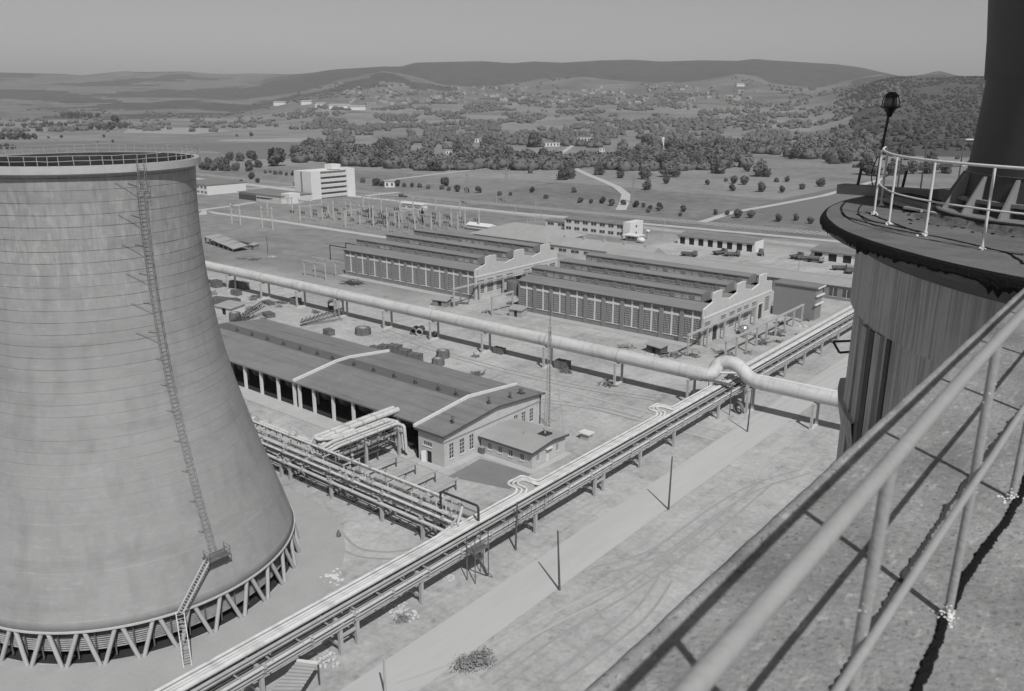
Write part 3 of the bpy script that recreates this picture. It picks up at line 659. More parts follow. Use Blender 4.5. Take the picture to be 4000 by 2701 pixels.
b = MB(); b.tube(arc([(-70.5,151.2,7.1),(-66,152.6,7.6),(-61,153.1,7.9),(-20,153.1,7.9)], 1.5), .2, 10); b.build('pipe', m_white, sp)
b = MB()
for i in range(8): b.beam((-60+i*5,153.0,7.3),(-60+i*5,153.1,7.8),.12)
b.each('saddle', m_steel, sp)
def support(x, yf, yb, dbl, lab):
    r = thing('pipe_support', (x,(yf+yb)/2,0), lab, 'support', 'supports under the great duct')
    for dx in ((0,) if not dbl else (-.9,.9)):
        for y in (yf, yb): m_ = MB(); m_.beam((x+dx,y,0),(x+dx,y,4.85),.42,.42); m_.build('column', m_conc if y == yf else m_conc, r)
        m_ = MB(); m_.beam((x+dx,yf-.25,4.95),(x+dx,yb+.25,4.95),.5,.4); m_.build('cap_beam', m_conc, r)
    m_ = MB(); m_.beam((x,yf-.3,.15),(x,yb+.3,.15),1.1 if dbl else .6,.3); m_.build('foot_beam', m_off, r)
    if dbl: m_ = MB(); m_.beam((x-.9,yf,2.4),(x+.9,yf,2.4),.25,.3); m_.build('tie', m_conc, r)
where = ['farthest left under the duct','near the crates at the left end of the duct','in the scrap yard left of the duct joint','in the double bay at the duct joint','next right of the double supports','with a stain at its foot','by the concrete pipes lying under the duct','second left of the lattice mast','just right of the lattice mast','beside the stone heap under the duct','at the left of the duct bend','','']
for i, (x, dbl) in enumerate([(-260,0),(-241,0),(-222.5,0),(-204.5,0),(-186,1),(-166.5,0),(-148.8,0),(-131,0),(-112,0),(-92.6,0),(-75,0)]):
    support(x, 149.0, 152.0, dbl, 'concrete portal support '+['farthest left under the thick duct','second from the left under the thick duct','third from the left, near the dumped crates','left of the doubled portal under the duct','doubled, where the duct has its ring joint','next right of the doubled one','beside the dark concrete pipes lying under the duct','left of the lattice mast under the duct','standing right beside the lattice mast','beside the heap of dark blocks under the duct','just before the duct bends up'][i])
for i, x in enumerate((-63,-50)): support(x, 151.2, 154.1, 0, ['concrete portal support under the duct just past its bend','rightmost concrete portal support under the duct, beyond the road'][i])
# ------------------------------------------------------------------ pipe racks
def rack(name, loc, label, axis, lo, hi, c0, c1, frames, dbl, top=4.05, rails=(4.25,)):
    r = thing(name, loc, label, 'pipe rack')
    def pt(a, c, z): return (c, a, z) if axis == 1 else (a, c, z)
    for f_ in frames:
        for a in ((f_-1.2, f_+1.2) if f_ in dbl else (f_,)):
            for c in (c0, c1): m_ = MB(); m_.beam(pt(a,c,0), pt(a,c,top), .42,.42, up=(1,0,0)); m_.build('column', m_conc, r)
            m_ = MB(); m_.beam(pt(a,c0-.55,top), pt(a,c1+.55,top), .4,.4); m_.build('cap_beam', m_conc, r)
            m_ = MB(); m_.beam(pt(a,c0,1.1), pt(a,c1,1.1), .28,.34); m_.build('tie_beam', m_conc, r)
        if f_ in dbl:
            for c in (c0, c1): m_ = MB(); m_.beam(pt(f_-1.2,c,2.2), pt(f_+1.2,c,2.2), .28,.3); m_.build('brace', m_conc, r)
    for c in (c0-.1, c1+.1): m_ = MB(); m_.beam(pt(lo,c,top+.38), pt(hi,c,top+.38), .22,.36); m_.build('girder', m_steel, r)
    m_ = MB(); a = lo
    while a < hi: m_.beam(pt(a,c0-.7,top+.62), pt(a,c1+.7,top+.62), .16,.14); a += 3.8
    m_.each('cross_bar', m_steel, r)
    return r
fr = [29,40.5,52,63.5,75,86.5,103,115.5,127.2,145,156.5,167.5,178.5,190,201.5,213]
rkB = rack('pipe_rack', (-67.5,100,0), 'long concrete trestle carrying the white pipes diagonally beside the dirt road', 1, 15, 240, -69.1, -66.1, fr, {52,103})
m_ = MB(); 
pb = [(-69.5,.20,5.35,1),(-68.95,.17,5.3,1),(-68.4,.2,5.35,1),(-67.75,.33,5.45,0),(-66.95,.2,5.2,2),(-66.5,.12,5.1,2)]
labs = ['outermost thin white pipe on the left edge of the long trestle','second thin white pipe from the left on the long trestle','third thin white pipe on the long trestle','thickest white pipe in the middle of the long trestle','greyish pipe right of the thick one on the long trestle','thin grey conduit on top of the long trestle near its right edge']
for i, (x, r, z, kind) in enumerate(pb):
    o = thing('steam_pipe', (x,100,z), labs[i], 'pipe', 'pipes on the long trestle'); pts = [(x,15,z)]
    if kind == 1:
        for yl in (88.6, 129.0):
            e = i*.48; xe = -71.9+i*.5; zl = z+.45
            pts += [(x,yl-2.0+e-.5,z),(x-.15,yl-1.9+e,zl),(xe+.5,yl-1.9+e+.1,zl+.1),(xe,yl-1.2+e,zl+.1),(xe+.1,yl+1.7-e,zl+.1),(xe+.6,yl+2.0-e,zl),(x-.2,yl+2.0-e,zl),(x,yl+2.9-e,z)]
    pts += [(x,240,z)]
    m_ = MB(); m_.tube(arc(pts, .55, 4), r, 9); m_.build('pipe', m_lag if kind < 2 else m_pipeg, o)
    m_ = MB()
    for k in range(24): m_.beam((x,18+k*9.5+i,4.72),(x,18+k*9.5+i,z-r*.6),.14)
    m_.each('saddle', m_steel, o)
low = [(-65.55,.2,4.55,'pale pipe bracketed outside the right girder of the long trestle'),(-65.6,.13,3.95,'thin pipe slung below the bracketed pipe of the long trestle'),(-65.95,.24,3.45,'lowest grey pipe hung under the right side of the long trestle'),(-67.4,.22,3.5,'grey pipe hung under the middle of the long trestle'),(-68.6,.2,3.55,'grey pipe hung under the left side of the long trestle')]
for i, (x, r, z, lab) in enumerate(low):
    o = thing('hung_pipe', (x,100,z), lab, 'pipe', 'pipes hung from the long trestle'); m_ = MB(); m_.tube([(x,15,z),(x,82,z),(x,84,z+.02),(x,240,z)], r, 8); m_.build('pipe', m_pipe if i in (0,2) else m_pipeg, o)
    m_ = MB()
    for k in range(38): yk = 17+k*5.9; m_.beam((x-.25,yk,z+.1),(x+.3,yk,z+.1),.3 if i == 0 else .16,.45 if i == 0 else .2)
    m_.each('clamp', m_conc if i == 0 else m_steel, o)
big_p = thing('large_pipe', (-68.2,190,6), 'thick white pipe joining the trestle beyond the duct crossing', 'pipe')
m_ = MB(); m_.tube(arc([(-69.0,154.5,5.2),(-69.0,157,6.0),(-69,162,6.0),(-69.2,240,6.0)],1.2), .55, 14); m_.build('pipe', m_pipe, big_p)
m_ = MB()
for k in range(12): m_.beam((-69.1,162+k*6.5,4.7),(-69.1,162+k*6.5,5.6),.3)
m_.each('saddle', m_steel, big_p)
# walkway platform at the duct crossing
wk = thing('inspection_platform', (-67.5,151,4.8), 'small railed platform on the trestle under the duct bend', 'platform')
m_ = MB(); m_.box(-70.3,148.3,6.05,-65.2,149.6,6.15); m_.build('deck_plate', m_rust, wk)
m_ = MB()
for x in (-70.2,-68.6,-67,-65.3): m_.beam((x,148.4,6.1),(x,148.4,7.15),.06)
for z in (6.6,7.12): m_.beam((-70.2,148.4,z),(-65.3,148.4,z),.05)
m_.build('railing', m_steel, wk)
m_ = MB(); m_.beam((-65.3,148.5,0),(-65.3,148.5,6.05),.14); m_.beam((-70.2,148.5,0),(-70.2,148.5,6.05),.14); m_.build('post', m_rust, wk)
# rack A
rkA = rack('pipe_rack', (-95,76,0), 'short trestle branching from behind the cooling tower to the long trestle', 0, -140, -70.5, 74.8, 77.3, [-132,-120.5,-108.9,-97.3,-85.7,-77.2], {-108.9}, top=3.75)
pa = [(74.35,.2,5.0,m_lag,'white pipe on the near edge of the branch trestle'),(75.0,.12,4.85,m_rust,'thin dark pipe behind the white one on the branch trestle'),(75.6,.28,5.1,m_pipe,'medium pale pipe in the middle of the branch trestle'),(76.3,.16,4.9,m_pipe,'thin pale pipe next to the medium one on the branch trestle'),(77.0,.2,5.0,m_rust,'dark pipe of the inner row on the branch trestle'),(77.9,.2,5.9,m_lag,'raised white pipe on posts at the far side of the branch trestle'),(78.7,.3,5.75,m_lag,'thick white pipe at the far side of the branch trestle'),(79.4,.22,5.7,m_pipe,'farthest white pipe of the branch trestle'),(74.5,.26,3.1,m_pipe,'pale pipe hung below the near edge of the branch trestle'),(75.4,.2,2.7,m_rust,'dark pipe hung low under the branch trestle')]
for i, (y, r, z, mt_, lab) in enumerate(pa):
    o = thing('steam_pipe', (-95,y,z), lab, 'pipe', 'pipes on the branch trestle'); x1 = -70.2 if i < 5 or i > 7 else (-76 if i == 5 else -103)
    pts = [(-140,y,z),(x1,y,z)]
    if i == 2: pts = [(-140,y,z),(-69.2,y,z),(-69.2,y-1.5,z),(-69.2,y-8,z-.1)]
    if i in (6,7): pts = [(-140,y,z),(-109.5+i*.6,y,z),(-109.5+i*.6,y,z+1.0),(-108.2+i*.6,y,z+1.0),(-108.2+i*.6,y+1.5,z+.7),(-108.2+i*.6,86,z+.5)]
    m_ = MB(); m_.tube(arc(pts,.5), r, 10); m_.build('pipe', mt_, o)
    m_ = MB(); k = -138+i*.7
    while k < x1-1: m_.beam((k,y,min(4.45,z)),(k,y,max(z-r*.6,4.45)) if z > 4.5 else (k,y,z+.5),.12); m_.blob((k,y,z),r*1.25,i,0,.05,(.5,1,1)); k += 5.8
    m_.each('saddle', m_steel, o, 2)
    for q in range(7 if i < 8 else 3):
        xv = U(-136, x1-2); m_ = MB(); m_.tube([(xv-.35,y,z),(xv+.35,y,z)], r+.12, 10); m_.blob((xv,y,z+r+.15), .22, i+q, 0, .1); m_.tube([(xv,y,z+r),(xv,y,z+r+.75)], .05, 5); m_.tube([(xv-.02,y,z+r+.75),(xv+.02,y,z+r+.78)], .26, 8); m_.build('valve', m_pipeg if q%2 else m_steel, o)
gr_ = MB(); gr_.box(-138,75.8,3.86,-71,77.7,3.92); gr_.build('shade_panel_and_rails', m_rust, rkA); gr_ = MB(); gr_.box(-68.8,15,4.12,-66.9,240,4.17); gr_.build('shade_panel_and_rails', m_rust, rkB)  # rust-coloured panels added to both trestles to darken what lies beneath
uf = thing('upper_pipe_frames', (-95,78,4), 'row of light steel frames standing on the branch trestle', 'frames')
for k in range(13):
    x = -136+k*5; m_ = MB()
    for y in (76.5,79.6): m_.beam((x,y,3.9),(x,y,5.5),.14)
    m_.beam((x,76.3,5.5),(x,79.8,5.5),.14); m_.beam((x,76.5,4),(x+1.2,76.5,5.4),.08); m_.build('frame', m_off, uf)
m_ = MB(); m_.beam((-138,79.9,4.2),(-71,79.9,4.2),.2,.3); m_.build('edge_girder', m_steel, uf)
bp = thing('shade_panel_and_rails', (-95,76.5,.3), 'low rails and drain pipe lying on sleepers under the branch trestle', 'rails')
for y in (75.5,76.05): m_ = MB(); m_.tube([(-134,y,.35),(-78,y,.35)], .1, 6); m_.build('drain_pipe', m_rust, bp)
m_ = MB()
for k in range(12): m_.box(-133+k*4.9,74.9,.02,-132.7+k*4.9,76.7,.25)
m_.each('sleeper', m_rust, bp)
for k, (a, c) in enumerate([((1340,970),(1490,910)),((1520,1040),(1640,980)),((1680,1110),(1830,1045)),((1870,1190),(2000,1120)),((2050,1250),(2180,1190))]):
    x = -102.8+k*4.6; r = thing('concrete_cross_beam', (x,88,0), ['short pale beam','pale beam','pale beam','pale beam','pale beam'][k]+' on low props beside the branch trestle, '+['nearest the pipe bridge','second from the pipe bridge','middle one of the five','fourth from the pipe bridge','nearest the forecourt'][k], 'beam', 'low cross beams in the yard')
    m_ = MB(); m_.beam((x,80.5,1.9),(x,89.9,1.9),.3,.3); m_.build('beam', m_conc, r)
    m_ = MB(); m_.beam((x,89.4,0),(x,89.4,1.75),.16); m_.beam((x,81.2,0),(x,81.2,1.75),.16); m_.beam((x,86.6,0),(x+1.2,86.6,1.7),.08); m_.build('prop', m_rust, r)
# dark inverted-U pipe at the junction
iu = thing('expansion_loop', (-71,76,4), 'dark pipe standing as a tall inverted U over the junction of the trestles', 'pipe')
m_ = MB(); m_.tube(arc([(-74.7,76,1.9),(-74.7,76,7.9),(-67.7,76,7.9),(-67.7,76,4.2)],.5), .17, 9); m_.build('pipe', m_dark, iu)
m_ = MB(); m_.tube([(-74.0,76.3,1.5),(-74.0,76.3,6.4)],.12,8); m_.beam((-72.6,76,4.2),(-70.6,76,7.8),.1); m_.build('brace', m_off, iu)
for k, (a, c_) in enumerate([((-72.8,76.4,4.6),(-69.6,72.6,5.6)),((-71.9,76.6,6.6),(-69.2,73.4,5.5))]):
    o = thing('link_pipe', a, ['lower','upper'][k]+' short white connecting pipe slanting down at the trestle junction', 'pipe', 'connecting pipes at the trestle junction'); m_ = MB(); m_.tube(arc([a,(a[0]+.8,a[1],a[2]),c_,(c_[0],c_[1]-2.5,c_[2]-.2)],.4),.2,9); m_.build('pipe', m_pipe, o); m_ = MB(); m_.tube([Vector(c_)+Vector((0,-.1,0)),Vector(c_)+Vector((0,.1,0))],.3,9); m_.build('flange', m_steel, o)
# access tower with ladder at junction
ac = thing('access_ladder_tower', (-65,72.5,0), 'rusty railed stair tower against the trestle near the junction', 'stairs')
m_ = MB()
for x in (-65.3,-63.9):
    for y in (71,73.6): m_.beam((x,y,0),(x,y,6.4),.1)
m_.build('posts', m_rust, ac)
m_ = MB(); m_.box(-65.4,70.9,4.3,-63.8,73.7,4.38); m_.build('deck_plate', m_rust, ac)
m_ = MB()
for z in (4.9,5.4): m_.beam((-63.9,70.9,z),(-63.9,73.7,z),.05); m_.beam((-65.3,70.9,z),(-63.9,70.9,z),.05)
for k in range(12):
    y = 60.5+k; m_.beam((-64.9,78+k*1.0,4.4),(-64.9,78+k*1.0,5.5),.05)
m_.beam((-64.9,76,5.5),(-64.9,90,5.5),.05); m_.build('railing', m_rust, ac)
m_ = MB(); m_.beam((-64,73.4,0),(-64,71.2,4.3),.08,.2); m_.beam((-63.2,73.6,0),(-64,71.2,4.3),.06,.1)
for k in range(14): m_.beam((-64.3,73.4-k*.16,.3*k+.2),(-63.7,73.4-k*.16,.3*k+.2),.1,.03)
m_.build('steps', m_rust, ac)
# pipe bridge from the branch trestle to the hall
pbr = thing('pipe_bridge', (-104,88,0), 'stubby bridge carrying lagged pipes from the branch trestle to the hall', 'pipe bridge')
for y in (85.5,93.0):
    for x in (-107.3,-101.2): m_ = MB(); m_.beam((x,y,0),(x,y,5.2),.45); m_.build('column', m_conc, pbr)
    m_ = MB(); m_.beam((-108,y,4.9),(-100.3,y,4.9),.4,.4); m_.build('cap_beam', m_conc, pbr)
for x in (-107.4,-104.4,-101.4): m_ = MB(); m_.beam((x,80,4.5),(x,94.2,4.5),.25,.35); m_.build('girder', m_steel, pbr)
m_ = MB(); m_.box(-107.6,80,3.4,-101.4,92,3.46); m_.build('walkway', m_rust, pbr)
m_ = MB()
for k in range(9): m_.beam((-100.9,80.5+k*1.5,3.4),(-100.9,80.5+k*1.5,5.9),.05); m_.beam((-107.5,80.5+k*1.5,4.6),(-101,80.5+k*1.5,4.6),.12)
for z in (5.4,5.9): m_.beam((-100.9,80.5,z),(-100.9,92.5,z),.05)
m_.each('frame_bar', m_rust, pbr)
for i, (x, r, z) in enumerate([(-107.0,.5,6.3),(-105.8,.55,6.3),(-104.5,.3,6.0),(-103.6,.32,6.05),(-102.7,.22,5.9),(-101.9,.28,5.8)]):
    o = thing('lagged_pipe', (x,88,z), ['widest pale lagged pipe, leftmost','second wide lagged pipe','third lagged pipe','fourth lagged pipe','thin lagged pipe','rightmost lagged pipe'][i]+' on the stubby pipe bridge', 'pipe', 'pipes on the pipe bridge')
    pts = [(x,79.0+.4*i,4.9),(x,79.4+.4*i,z),(x,97.2 if i < 2 else 94.2-.2*i,z)] if i < 2 else [(x-1,78.2,4.9),(x,79.2,z-.2),(x,80.5,z),(x,93.2,z),(x+2.2-i*.1,93.4,z),(x+2.6-i*.1,93.4,2.0-.2*i)]
    m_ = MB(); m_.tube(arc(pts,.5), r, 12); m_.build('pipe', m_duct if i < 2 else m_pipe, o)
    m_ = MB()
    for k in range(4): m_.tube([(x,82.5+k*3,z),(x,82.8+k*3,z)], r+.05, 12)
    m_.each('band', m_pipeg, o, 3)
vt = thing('valve_manifold', (-104,86,3.5), 'jumble of valves and fittings under the pipes of the stubby bridge', 'valves'); vv = MB()
for i in range(60): vv.blob((U(-107,-101.5),U(80.5,92),U(3.5,4.6)), U(.15,.4), i, 0, .3)
vv.each('valve', m_pipeg, vt)
# ------------------------------------------------------------------ storage hall
hall = thing('storage_hall', (-135,108,0), 'long low storage hall with wide dark bitumen roof and open columned front', 'hall')
RP = [(96.3,5.75),(106.8,7.15),(110.6,7.2),(121.4,6.05)]
def roofsec(x0, x1, P, t, name, mat):
    m_ = MB(); m_.xprism(P+[(p[0],p[1]-t) for p in reversed(P)], x0, x1); return m_.build(name, mat, hall)
roofsec(-181,-98.3, [(95.9,5.7),(106.8,7.15),(110.6,7.2),(121.6,6.0)], .3, 'roof', m_roof)
roofsec(-97.9,-91.1, [(93.7,6.05),(107.7,7.45),(121.6,6.25)], .3, 'roof', m_roof)
m_ = MB(); m_.beam((-97.95,93.63,5.85),(-91.02,93.63,5.85),.1,.34); m_.build('eave_board', m_roofd, hall)
m_ = MB(); m_.beam((-91.0,93.6,5.9),(-91.0,107.7,7.3),.12,.3); m_.beam((-91.0,107.7,7.3),(-91.0,121.7,6.1),.12,.3); m_.build('verge_board', m_roofd, hall)
m_ = MB(); m_.sheet([(-180.9,106.9),(-98.4,106.9),(-98.4,110.5),(-180.9,110.5)], 0); m_.v = [(x,y,7.155+(y-106.8)/3.8*.05+.012) for x,y,z in m_.v]; m_.build('ridge_felt', M('dark_felt', .12, .12, .4), hall)
for x in (-98.1,-134.6):
    m_ = MB(); P = [(95.8,5.75),(106.8,7.2),(110.6,7.25),(121.7,6.1)] if x < -120 else [(93.7,6.0),(107.7,7.5),(121.7,6.2)]
    for a, c in zip(P, P[1:]): m_.beam((x,a[0],a[1]+.2),(x,c[0],c[1]+.2),.42,.55)
    m_.build('expansion_joint', m_white, hall)
m_ = MB(); m_.xprism([(120.6,0),(121.2,0),(121.2,5.7),(120.6,5.8)],-181,-91.5); m_.build('rear_wall', m_brickl, hall)
m_ = MB(); m_.box(-181,96.6,0,-180.6,120.6,5.4); m_.build('end_wall', m_brickl, hall)
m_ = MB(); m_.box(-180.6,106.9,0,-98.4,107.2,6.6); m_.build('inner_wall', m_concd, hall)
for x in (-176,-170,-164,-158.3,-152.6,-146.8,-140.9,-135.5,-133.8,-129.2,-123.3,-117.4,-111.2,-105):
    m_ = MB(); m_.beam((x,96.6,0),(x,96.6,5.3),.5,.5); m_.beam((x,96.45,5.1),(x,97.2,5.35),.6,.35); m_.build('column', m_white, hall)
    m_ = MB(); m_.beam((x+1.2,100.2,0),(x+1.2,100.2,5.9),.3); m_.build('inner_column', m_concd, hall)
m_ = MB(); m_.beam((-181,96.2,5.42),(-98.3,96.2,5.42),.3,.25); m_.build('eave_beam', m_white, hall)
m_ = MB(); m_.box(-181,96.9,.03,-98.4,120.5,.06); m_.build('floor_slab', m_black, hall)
for i, x in enumerate((-132,-126.4,-120.3,-114.3,-108.2,-144,-150,-156,-162)):
    t = thing('storage_tank', (x,103,0), 'dark rounded tank standing in the shade of the open hall, '+['first right of the joint','second right of the joint','third right of the joint','fourth right of the joint','nearest the brick end','first left of the joint','second left of the joint','third left of the joint','farthest left one'][i], 'tank', 'tanks inside the open hall')
    m_ = MB(); m_.lathe([(0,.7),(1.2,.75),(2,1.4),(2.3,2.4),(2.1,3.4),(1.3,4.2),(0,4.5)], (x,103), 20); m_.build('shell', m_rust, t)
    m_ = MB(); 
    for k in range(3): a = k*2.09; m_.beam((x+1.5*math.cos(a),103+1.5*math.sin(a),0),(x+1.5*math.cos(a),103+1.5*math.sin(a),1.3),.2)
    m_.build('leg', m_dark, t)
# brick end of the hall
m_ = MB(); m_.box(-98.0,94.2,0,-97.6,121.0,5.7); m_.build('cross_wall', m_brickl, hall)
def wall_y(y, x0, x1, z0, z1, holes, th, mat, parent, name='wall', inward=1):
    "a wall along x at y with rectangular openings (x0,x1,z0,z1)"
    m_ = MB(); xs = sorted(set([x0,x1]+[h[0] for h in holes]+[h[1] for h in holes])); ya, yb = sorted((y, y+th*inward))
    for a, b_ in zip(xs, xs[1:]):
        hs_ = sorted([h for h in holes if h[0] <= a+1e-6 and h[1] >= b_-1e-6], key=lambda h: h[2]); z = z0
        for h in hs_:
            if h[2] > z+1e-6: m_.box(a,ya,z,b_,yb,h[2])
            z = h[3]
        if z < z1-1e-6: m_.box(a,ya,z,b_,yb,z1)
    return m_.build(name, mat, parent)
def wall_x(x, y0, y1, z0, ztop, holes, th, mat, parent, name='wall', inward=-1):
    "a wall along y at x; ztop may be a function of y"
    m_ = MB(); zt = ztop if callable(ztop) else (lambda y: ztop)
    ys = sorted(set([y0,y1]+[h[0] for h in holes]+[h[1] for h in holes]+([107.7] if y0 < 107.7 < y1 else []))); xa, xb = sorted((x, x+th*inward))
    for a, b_ in zip(ys, ys[1:]):
        hs_ = sorted([h for h in holes if h[0] <= a+1e-6 and h[1] >= b_-1e-6], key=lambda h: h[2]); z = z0
        for h in hs_:
            if h[2] > z+1e-6: m_.box(xa,a,z,xb,b_,h[2])
            z = h[3]
        m_.xprism([(a,z),(b_,z),(b_,zt(b_)),(a,zt(a))], xa, xb)
    return m_.build(name, mat, parent)
def win(parent, axis, c, a0, a1, z0, z1, nv, nh, depth_=.12, face=1, wide=.07, mat=None, sill=True):
    "window: pane with frame bars and sill; axis 'x': wall runs along x at y=c, outward is -y*face; axis 'y': runs along y at x=c, outward +x*face"
    m_ = MB()
    if axis == 'x': m_.box(a0,min(c+depth_*face,c+(depth_+.03)*face),z0,a1,max(c+depth_*face,c+(depth_+.03)*face),z1)
    else: m_.box(min(c-depth_*face,c-(depth_+.03)*face),a0,z0,max(c-depth_*face,c-(depth_+.03)*face),a1,z1)
    w = m_.build('window', m_glass, parent); b = MB(); pos = depth_-.03
    def bar(p0, q0, p1, q1):
        if axis == 'x': y = c+pos*face; b.box(p0,y-.03,q0,p1,y+.01,q1)
        else: x = c-pos*face; b.box(x-.01,p0,q0,x+.03,p1,q1)
    for i in range(nv+1): a = a0+(a1-a0)*i/nv; bar(max(a0,a-wide/2),z0,min(a1,a+wide/2),z1)
    for i in range(nh+1): z = z0+(z1-z0)*i/nh; bar(a0,max(z0,z-wide/2)+.002,a1,min(z1,z+wide/2)-.002)
    f_ = b.build('frame', mat or m_white, w, origin=parent['_o'])
    if sill:
        b = MB()
        if axis == 'x': b.box(a0-.1,min(c,c-.12*face),z0-.12,a1+.1,max(c,c-.12*face),z0-.02)
        else: b.box(min(c,c+.12*face),a0-.1,z0-.12,max(c,c+.12*face),a1+.1,z0-.02)
        b.build('sill', m_white, w, origin=parent['_o'])
    return w
fw_ = [(-96.6,-95.0,3.05,3.75),(-96.1,-94.8,.0,2.15)]
wall_y(94.2,-98.0,-91.5,0,5.7,[(-96.4,-94.4,3.05,3.8),(-95.7,-94.5,0,2.2)],.3,m_brickl,hall); win(hall,'x',94.2,-96.4,-94.4,3.05,3.8,4,1)
m_ = MB(); m_.box(-95.7,94.4,0,-94.5,94.44,2.2); m_.build('door_opening', m_black, hall)
m_ = MB(); m_.beam((-95.75,94.15,1.1),(-96.4,93.6,1.1),.06,2.1,up=(0,0,1)); m_.build('door_leaf', m_white, hall)
gz = lambda y: 5.75+(y-94.2)/13.5*1.4 if y < 107.7 else 7.15-(y-107.7)/13.5*1.2
gh = [(95.5,96.6,1.25,4.0),(98.1,99.3,1.25,4.0),(100.6,101.7,1.25,4.0),(112.9,114.0,1.25,3.9),(115.2,116.3,1.25,3.9),(117.6,118.7,1.25,3.9)]
wall_x(-91.5,94.505,120.98,0,gz,gh,.3,m_brickl,hall)
for h in gh: win(hall,'y',-91.5,*h,2,4)
m_ = MB(); m_.box(-91.49,94.1,4.62,-91.38,121.1,4.74); m_.build('string_course', m_brick, hall)
cowl = thing('roof_cowl', (-172,107.8,7.2), 'small dark mushroom ventilator on the hall roof ridge, one of a row', 'ventilator', 'ventilators along the hall roof')
m_ = MB(); m_.lathe([(0,.0),(.42,0),(.42,.14),(.14,.34),(.14,.62),(0,.62)],(-172,107.8),12); m_.v = [(x,y,z+7.15) for x,y,z in m_.v]; m_.build('base', m_dark, cowl)
m_ = MB(); m_.lathe([(.12,.6),(.3,.72),(.12,.9),(.36,1.2),(0,1.18)],(-172,107.8),12); m_.v = [(x,y,z+7.15) for x,y,z in m_.v]; m_.build('cap', m_rust, cowl)
freeze(cowl)
for x in (-166,-160,-154,-148,-142,-136.9,-130,-124,-118,-112,-105.8,-101.2): copy_tree(cowl, (x,107.8,7.18))
for x, y, s in ((-93.4,98.4,'alone near the front corner'),(-93.2,107.8,'at the middle'),(-93.0,113.6,'towards the back')): copy_tree(cowl, (x,y,6.4 if y < 100 else 7.4 if y < 110 else 6.85), 0, 'dark mushroom ventilator on the brick end section roof, '+s)
o = thing('roof_chimney', (-93.6,117.5,6.3), 'squat square flue at the far corner of the hall roof', 'flue'); m_ = MB(); m_.box(-93.9,117.2,6.2,-93.3,117.8,7.6); m_.build('flue', m_rust, o); m_ = MB(); m_.box(-94.2,116.9,6.4,-93.0,118.1,6.75); m_.build('collar', m_dark, o)
m_ = MB(); m_.box(-181,92.6,.02,-99,96.6,.14); struct(m_.build('pavement', M('hall_pavement', .46, .12, .3))); m_ = MB(); m_.box(-98,92.4,.02,-90.2,94.2,.12); m_.box(-91.5,94.2,.02,-90.2,102.6,.12); m_.box(-90.2,101.6,.02,-78.4,103.2,.12); m_.box(-79.7,103.2,.02,-78.4,113,.12); struct(m_.build('pavement', M('annex_pavement', .44, .10, .3)))
# annex
an = thing('annex_building', (-85.5,108,0), 'small flat-roofed brick annex with white framed windows beside the hall', 'building')
R2 = [(102.7,3.25),(108.6,3.85),(113.2,3.45)]
m_ = MB(); m_.xprism(R2+[(y,z-.22) for y,z in reversed(R2)],-91.35,-79.3); m_.build('roof', m_roofl, an)
m_ = MB(); m_.beam((-91.3,102.65,3.1),(-79.25,102.65,3.1),.1,.36); m_.beam((-79.25,102.6,3.1),(-79.25,108.6,3.72),.1,.36); m_.beam((-79.25,108.6,3.72),(-79.25,113.2,3.3),.1,.36); m_.build('fascia', m_roofd, an)
ah = [(x-.42,x+.42,1.05,2.25) for x in (-89.2,-86.9,-84.5,-82.0)]
wall_y(103.3,-91.2,-79.8,0,3.05,ah,.25,m_brickl,an)
for h in ah: win(an,'x',103.3,*h,2,1,wide=.12)
ah = [(104.6,105.3,1.0,2.3),(107.3,108.2,.1,2.4),(110.2,110.9,1.0,2.4)]
wall_x(-79.8,103.555,112.54,0,lambda y: 3.05+(y-103.3)/5.3*.5 if y < 108.6 else 3.55-(y-108.6)*.09,ah,.25,m_brickl,an)
win(an,'y',-79.8,*ah[0],2,1,wide=.1); win(an,'y',-79.8,*ah[2],2,1,wide=.1)
m_ = MB(); m_.box(-80.0,107.3,.1,-79.94,108.2,2.4); m_.build('door', m_white, an)
m_ = MB(); m_.box(-79.8,106.9,2.45,-79.2,108.6,2.55); m_.build('door_canopy', m_white, an)
m_ = MB(); m_.box(-91.2,112.55,0,-79.8,112.8,3.1); m_.build('rear_wall', m_brickl, an)
m_ = MB(); m_.box(-86.6,106.7,3.5,-84.2,109.3,4.0) if 0 else m_.box(-83.0,108.9,3.55,-81.2,110.9,3.95); m_.build('skylight', m_dark, an)
m_ = MB(); m_.tube([(-82.1,109.9,3.9),(-82.1,109.9,4.9)],.2,8); m_.tube([(-85,107.6,3.5),(-85,107.6,4.3)],.1,8); m_.lathe([(0,4.9),(.4,4.75),(.4,4.7)],(-82.1,109.9),10); m_.build('vent', m_steel, an)
o = thing('storage_box', (-90.6,102.6,0), 'grey metal box standing in the corner between hall and annex', 'box'); m_ = MB(); m_.box(-91.1,102.5,.14,-90.2,103.2,1.25); m_.build('body', m_rust, o); m_ = MB(); m_.box(-91.15,102.45,1.25,-90.15,103.25,1.33); m_.build('lid', m_steel, o)
o = thing('concrete_shelter', tuple(ra(1135,380)), 'small concrete shelter with white slab roof on the grass right of the annex', 'shelter'); p = ra(1135,385)
m_ = MB(); m_.box(p.x-.9,p.y-.5,0,p.x+.9,p.y+.9,1.15); m_.build('wall', m_conc, o); m_ = MB(); m_.box(p.x-1.2,p.y-.8,1.15,p.x+1.2,p.y+1.2,1.38); m_.build('roof', m_white, o)
